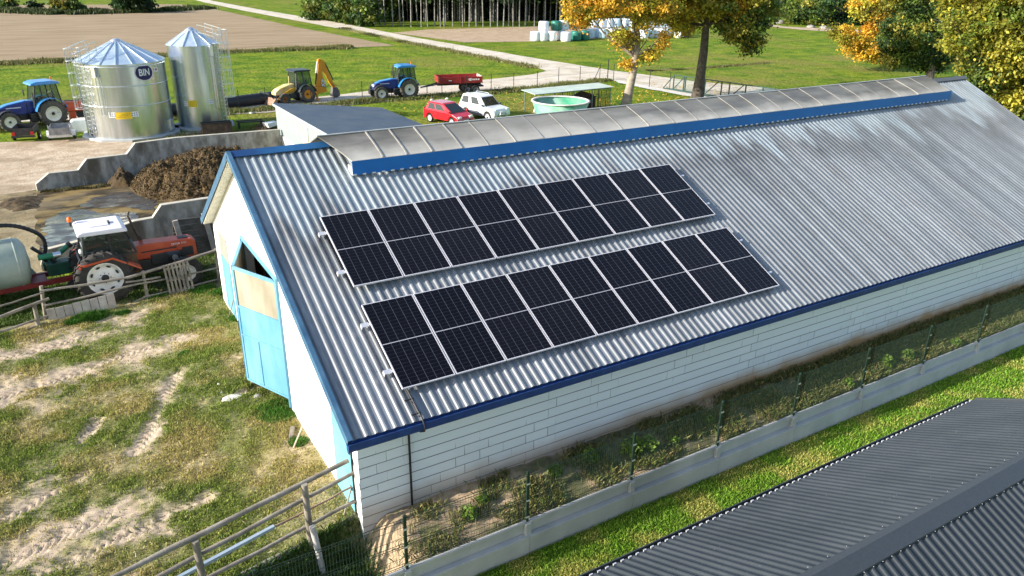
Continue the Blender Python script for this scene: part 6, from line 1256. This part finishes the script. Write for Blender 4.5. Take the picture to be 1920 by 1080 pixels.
tree(b5, 'big olive yellow maple hanging over the far end of the barn roof', 'maple_tree', .22, [(0, 0, 0), (0, 3, 0), (.1, 5, 0), (.2, 7, 0), (0, 10, 0)],
     [q(1880, 60, 100, 60, 2.4, 300, *OO), q(1800, 20, 60, 40, 2, 50, *OO), q(1850, -60, 130, 60, 3, 60, *OO), q(1930, 160, 70, 50, 2, 150, *OO), q(1840, 150, 40, 26, 1.2, 26, *OO), q(1790, 110, 26, 16, 1, 10, *OO), q(2000, 60, 80, 100, 2, 50, *OO), q(1770, -10, 50, 40, 1.8, 50, *OO), q(1810, 70, 44, 44, 1.6, 110, *OO), q(1880, 130, 70, 40, 1.6, 140, *OO), q(1960, 210, 60, 40, 1.4, 50, *OO), q(1900, 215, 40, 26, 1.2, 36, *OO), q(1910, 20, 60, 60, 2.4, 70, *OO), q(1822, 60, 36, 50, 1.4, 110, *OO), q(1826, 118, 26, 34, 1.0, 30, *OO), q(1885, 90, 60, 50, .8, 90, *OO, w=-1.2), q(1840, 165, 36, 22, .9, 40, *DD), q(1825, 140, 26, 16, .8, 20, *DD), q(1880, 190, 40, 20, .9, 40, *OO)], .085, 95, .23, 11, 30, 'autumn trees behind the barn', MATS['dark_bark'])
# shrubs
def shrub(px, py, rx, ry, label, cols, wt, seed, nc=26, leaf=.3, grp='shrubs', name='shrub', per=60):
    b = gp(px, py); k = pm(b); ells = [(0, ry/k*.95, 0, rx/k, ry/k, rx/k*.8, nc, cols, wt)]; t = empty(name, b, 0, label, 'shrub', grp)
    W_, C_, cs = crownpts(ells, per, rx/k*.22, seed); leaves('crown', W_[:, 0], W_[:, 1], W_[:, 2], np.full(len(W_), leaf), C_, leafm, seed, .3, t)
    B().tube([(0, 0, -.1), (.1, 0, ry/k)], [.18, .08], 8).build('trunk', trunk_m, t); return t
SG = ((GRN, DGR, OLI), (.4, .4, .2)); DG2 = ((DGR, (.02, .045, .012)), (.5, .5))
shrub(18, 20, 13, 11, 'small green bush at the top left corner of the ploughed field', *SG, 1, leaf=.35, grp='bushes on the field boundary')
shrub(66, 21, 12, 8, 'thin low bush between two bigger ones on the field boundary', *DG2, 2, leaf=.35, grp='bushes on the field boundary')
shrub(125, 25, 23, 15, 'broad green bush, the middle one on the field boundary', *SG, 3, 34, .4, 'bushes on the field boundary')
shrub(153, 24, 9, 8, 'small bush touching the right side of the broad middle bush', *SG, 4, leaf=.35, grp='bushes on the field boundary')
shrub(232, 22, 16, 12, 'light green bush in front of the biggest dark bush', *SG, 5, leaf=.38, grp='bushes on the field boundary')
shrub(256, 24, 28, 20, 'biggest and darkest bush on the field boundary', *DG2, 6, 44, .45, 'bushes on the field boundary')
for i, (px, py, rx, ry, lb, c) in enumerate(((1492, 46, 26, 24, 'green bush left of the pale rubble behind the meadow', SG), (1530, 48, 28, 26, 'green bush right behind the pale rubble', SG), (1572, 46, 30, 28, 'dark bush on the far side of the meadow', DG2), (1625, 46, 36, 28, 'dark bush beside the orange maple, far side of the meadow', DG2),
                                    (1680, 46, 36, 30, 'dark bush seen behind the dark green tree', DG2), (1745, 46, 44, 30, 'bush behind the big maple, far side of the meadow', SG), (1450, 26, 30, 26, 'bush with bare stems behind the tall maple', DG2), (1830, 50, 50, 40, 'rightmost bush behind the big maple', DG2))):
    shrub(px, py, rx, ry, lb, *c, 20+i, 34, .33, 'bushes beyond the meadow')
for i, (px, py, s_) in enumerate(((1436, 40, 1.2), (1463, 44, 1.1), (1545, 54, .9), (1520, 52, .8), (1785, 60, 1.5))):
    rock(gp(px, py)+Vector((0, 0, .1)), s_*1.1, mat('pale_rubble', (.16, .15, .14), (.32, .31, .29), 1.5, .9), ('pale boulder at the left end of the far bushes', 'pale boulder just below the first far bush', 'long pale boulder in front of the dark far bushes', 'small pale boulder among the far bushes', 'pale boulder half hidden by the big maple')[i], 'boulders by the far bushes', 'boulder', .5)
drape('sand_patch', [(1425, 42), (1470, 50), (1600, 56), (1640, 58), (1600, 62), (1500, 56), (1440, 50)], .04, sand_m, 4)
# dry grass edges
def edge(name, pts, n, wd, hh, cols, wid, seed, dz=0):
    rgt = np.random.default_rng(seed); P2 = [gxy(p) for p in pts]; seg = [(a, b, hypot(*(b-a))) for a, b in zip(P2[:-1], P2[1:])]; tot = sum(s[2] for s in seg); X = []; Y = []
    for a, b, L_ in seg:
        m = int(n*L_/tot); u = rgt.uniform(0, 1, m); o = rgt.normal(0, wd, m); d = (b-a)/L_; X.append(a[0]+(b[0]-a[0])*u-d[1]*o); Y.append(a[1]+(b[1]-a[1])*u+d[0]*o)
    X = np.concatenate(X); Y = np.concatenate(Y); h = hh*(.3+1.3*fbm(X*.35, Y*.35, 3, seed))*rgt.uniform(.4, 1.2, len(X))
    return blades(name, X, Y, Hn(Y), h, wid, np.array(cols)[rgt.integers(0, len(cols), len(X))]*rgt.uniform(.6, 1.4, (len(X), 1)), bladem, .6, seed)
edge('dry_grass_strip', [(-60, 124), (0, 121), (150, 114), (300, 105), (430, 98), (600, 92), (660, 90)], 22000, .7, .42, [(.14, .14, .04), (.22, .17, .07), (.09, .13, .03)], .10, 1)
edge('hedge_bottom', [(-100, 20), (0, 22), (120, 27), (300, 22), (385, 16)], 20000, 1.4, .9, [(.03, .05, .012), (.06, .08, .02)], .3, 2)
edge('track_side_grass', [(-100, 253), (60, 240), (285, 225), (450, 210), (585, 200), (735, 187), (875, 178), (1007, 167), (1139, 150)], 42000, .45, .32, [(.08, .14, .02), (.14, .15, .04), (.2, .17, .07)], .05, 3)
edge('path_side_grass', [(640, 53), (760, 80), (900, 106), (1005, 128)], 9000, .5, .3, [(.12, .14, .03), (.2, .17, .07)], .06, 4)
edge('meadow_strip', [(1215, 133), (1320, 128), (1440, 118)], 5000, .35, .13, [(.06, .09, .02), (.16, .13, .05)], .07, 5)  # thin dark strip of low blades across the meadow
edge('wall_foot_weeds', [(78, 362), (200, 351), (330, 340)], 3000, .15, .15, [(.1, .09, .03), (.06, .05, .02)], .04, 6)
edge('silo_yard_grass', [(250, 270), (330, 262), (430, 255), (520, 240)], 9000, .9, .16, [(.12, .16, .03), (.2, .17, .06)], .04, 7)
# stones along the far fence
for i, (px, py) in enumerate(((810, 188), (838, 186), (905, 182), (1010, 174))):
    rock(gp(px, py), .22, stone_m, ('white stone at the fence left of the red car', 'white stone behind the red car roof', 'white stone behind the off-road car', 'white stone left of the dog run roof')[i], 'white stones along the wire fence')
# fallen leaves under the maples
rg2 = np.random.default_rng(77); cpt = [(b1, 6, 900), (b2, 6, 900), (gp(960, 200), 9, 500)]; X = np.concatenate([c.x+rg2.normal(0, r, n) for c, r, n in cpt]); Y = np.concatenate([c.y+rg2.normal(0, r, n) for c, r, n in cpt])
tag(leaves('fallen_leaves', X, Y, Hn(Y)+.06, np.full(len(X), .11), np.array([(.55, .36, .05)])*rg2.uniform(.6, 1.3, (len(X), 1)), leafm, 3, 1.5), kind='stuff')
# ------------------------------------------------------------------ birch wood
birch = mat('birch_bark', (.11, .105, .095), (.30, .29, .27), 2, .8, lo=.35, hi=.6, c3=(.06, .055, .05)); rw = random.Random(8)
def birchtree(seed, lab):
    t = empty('birch_tree', (0, 0, 0), 0, lab, 'tree', 'birches at the edge of the wood'); rr = np.random.default_rng(seed)
    B().tube([(0, 0, -.2), (.05, 0, 4), (.0, .1, 8), (.1, 0, 13)], [.12, .10, .08, .03], 6).build('trunk', birch, t)
    W_, C_, cs = crownpts([(0, 10.5, 0, 2.0, 4.0, 2.0, 16, ((.09, .14, .02), (.16, .17, .03), (.05, .09, .02)), (.5, .2, .3))], 45, .6, seed)
    leaves('crown', W_[:, 0], W_[:, 1], W_[:, 2], np.full(len(W_), .26), C_, leafm, seed, .3, t); return t
protos = [birchtree(s, 'x') for s in (1, 2, 3)]
fx = [(702, 47), (713, 49), (722, 48), (737, 50), (750, 49), (757, 50), (771, 51), (783, 48), (790, 51), (802, 50), (815, 49), (826, 51), (833, 50), (849, 50), (862, 49), (868, 50), (880, 51), (893, 50), (906, 52), (920, 50), (933, 51), (944, 50), (954, 49), (962, 50), (974, 51), (985, 49), (1002, 50), (1022, 47), (1042, 46), (1051, 46)]
side = {0: 'leftmost pale birch trunk at the wood edge', len(fx)-1: 'last pale birch trunk before the yellow maple, at the wood edge'}
for i, (px, py) in enumerate(fx):
    b = gp(px, py); t = protos[i] if i < 3 else copy_tree(protos[i % 3]); t.location = b; t.rotation_euler = (rw.uniform(-.03, .03), rw.uniform(-.03, .03), rw.uniform(0, 6)); s = rw.uniform(.8, 1.2); t.scale = (s, s, s*rw.uniform(.95, 1.2))
    t['label'] = side.get(i, 'slim white birch trunk in the row along the dark wood edge')
# the dark wood behind and the leafy edge at its left
rf = np.random.default_rng(12)
def mass(name, poly, n, z0, z1, leaf, cols, seed):
    P2 = [gxy(p) if len(p) == 2 else np.array(p[:2], float) for p in poly]; xs_ = [p[0] for p in P2]; ys_ = [p[1] for p in P2]; X = rf.uniform(min(xs_), max(xs_), n*3); Y = rf.uniform(min(ys_), max(ys_), n*3)
    k = inpoly(X, Y, [tuple(p) for p in P2]); X = X[k][:n]; Y = Y[k][:n]; Z = Hn(Y)+rf.uniform(0, 1, len(X))**.8*(z1-z0)+z0
    keep = fbm(X*.35+Z*.2, Y*.35+Z*.3, 3, seed) > .40; X, Y, Z = X[keep], Y[keep], Z[keep]
    return leaves(name, X, Y, Z, rf.uniform(.6, 1.3, len(X))*leaf, np.array(cols)[rf.integers(0, len(cols), len(X))]*rf.uniform(.5, 1.4, (len(X), 1)), leafm, seed, .2)
A1, A2 = gxy((690, 44)), gxy((1075, 44)); dv_ = A2-A1; nv = np.array([-dv_[1], dv_[0]])/hypot(*dv_)*1.0
if nv@np.array([.5, .85]) < 0: nv = -nv
pg = [tuple(A1+nv*3)+(0,), tuple(A2+nv*3+dv_*.3)+(0,), tuple(A2+nv*26+dv_*.4)+(0,), tuple(A1+nv*26)+(0,)]
tag(mass('wood', pg, 60000, 3.5, 15, .55, [(.035, .07, .015), (.06, .09, .02), (.02, .045, .012)], 3), kind='stuff')
tag(mass('wood_undergrowth', [tuple(A1+nv*9)+(0,), tuple(A2+nv*9+dv_*.3)+(0,), tuple(A2+nv*26+dv_*.4)+(0,), tuple(A1+nv*26)+(0,)], 40000, 0, 5, .55, [(.02, .035, .01), (.015, .025, .008)], 5), kind='stuff')
b = B()
for i in range(420):
    p = A1+dv_*rf.uniform(0, 1.2)+nv*rf.uniform(4, 26); b.tube([(p[0], p[1], H(*p)-.2), (p[0]+.1, p[1], H(*p)+12)], [.13, .07], 5, False)
tag(b.build('wood_trunks', mat('grey_bark', (.10, .10, .09), (.2, .19, .17), 3, .9)), kind='stuff')
for i, (px, py, rx, ry, lb) in enumerate(((598, 38, 26, 24, 'round green bush at the left end of the wood'), (634, 42, 22, 26, 'green bush beside the round one at the wood edge'), (660, 46, 22, 28, 'light green young tree at the wood edge'), (690, 50, 24, 34, 'tall light green bush just left of the first birch trunks'), (728, 40, 20, 24, 'dark green bush among the first birch trunks'), (655, 30, 24, 30, 'bush behind the leafy left end of the wood'))):
    shrub(px, py, rx, ry, lb, *(((.10, .15, .02), (.05, .10, .02), (.16, .18, .03)), (.4, .4, .2)), 40+i, 40, .38, 'bushes at the left end of the wood')
# ------------------------------------------------------------------ wrapped bales
wrapw = mat('white_wrap', (.66, .70, .74), (.74, .77, .80), 2, .4, bump=.01, bsc=5); wrapg = mat('green_wrap', (.015, .12, .09), (.03, .19, .14), 2, .35, bump=.01, bsc=5); wrapb = mat('light_blue_wrap', (.40, .55, .66), (.48, .62, .72), 2, .4)
def bale(m): return B().lathe([(.001, 0), (.55, .0), (.64, .07), (.66, .2), (.66, 1.0), (.64, 1.13), (.55, 1.2), (.001, 1.2)], n=20).build('wrapped_bale', m)
bp = {id(m): bale(m) for m in (wrapw, wrapg, wrapb)}; first = set(); kb_ = pm(gp(1035, 76))
rows = [(1004, 77, 0, 'w'), (1018, 77, 0, 'w'), (1035, 77, 0, 'w'), (1050, 74, 0, 'w'), (1061, 78, 0, 'w'), (1080, 76, 0, 'g'), (1096, 75, 0, 'g'), (1019, 76, 1, 'w'), (1042, 75, 1, 'g'), (1056, 74, 1, 'w'), (1076, 73, 1, 'g'), (1090, 72, 1, 'g')]
rb_ = random.Random(3)
for k in range(17): x = 1108+k*11; rows.append((x, 72-k*.12+rb_.uniform(-1.5, 1.5), 0, rb_.choice('wwwwbg'))); 
for k in range(11): x = 1112+k*14; rows.append((x, 69-k*.1, 1, rb_.choice('wwwwb')))
cn = dict(w='white', g='dark green', b='pale blue')
sp_ = {(0): 'leftmost white wrapped bale on the ground', 1: 'second white wrapped bale from the left, on the ground', 2: 'white wrapped bale on the ground below the green one', 4: 'white wrapped bale standing slightly forward next to the green bale', 5: 'dark green wrapped bale on the ground right of the forward white one', 7: 'white wrapped bale on top of the left end of the stack', 8: 'dark green wrapped bale on top, between two white ones', 9: 'white wrapped bale on top right of the green one'}
for i, (px, py, lv, c) in enumerate(rows):
    m = dict(w=wrapw, g=wrapg, b=wrapb)[c]; pr = bp[id(m)]
    if id(m) in first: o = pr.copy(); COL.objects.link(o)
    else: o = pr; first.add(id(m))
    g = gp(px, py); o.location = (g.x, g.y, g.z+lv*1.47); o.rotation_euler = (0, 0, rb_.uniform(0, 6)); s = rb_.uniform(1.2, 1.3); o.scale = (s, s, 1.22)
    tag(o, sp_.get(i, f'{cn[c]} wrapped bale {"on the upper layer" if lv else "on the ground"} behind the yellow maple' if i > 11 else f'{cn[c]} wrapped bale {"on the upper layer" if lv else "on the ground"} at the edge of the maple crown'), 'bale', f'{cn[c]} {"upper" if lv else "lower"} bales {"behind the maple" if i > 11 else "left of the maple"}')
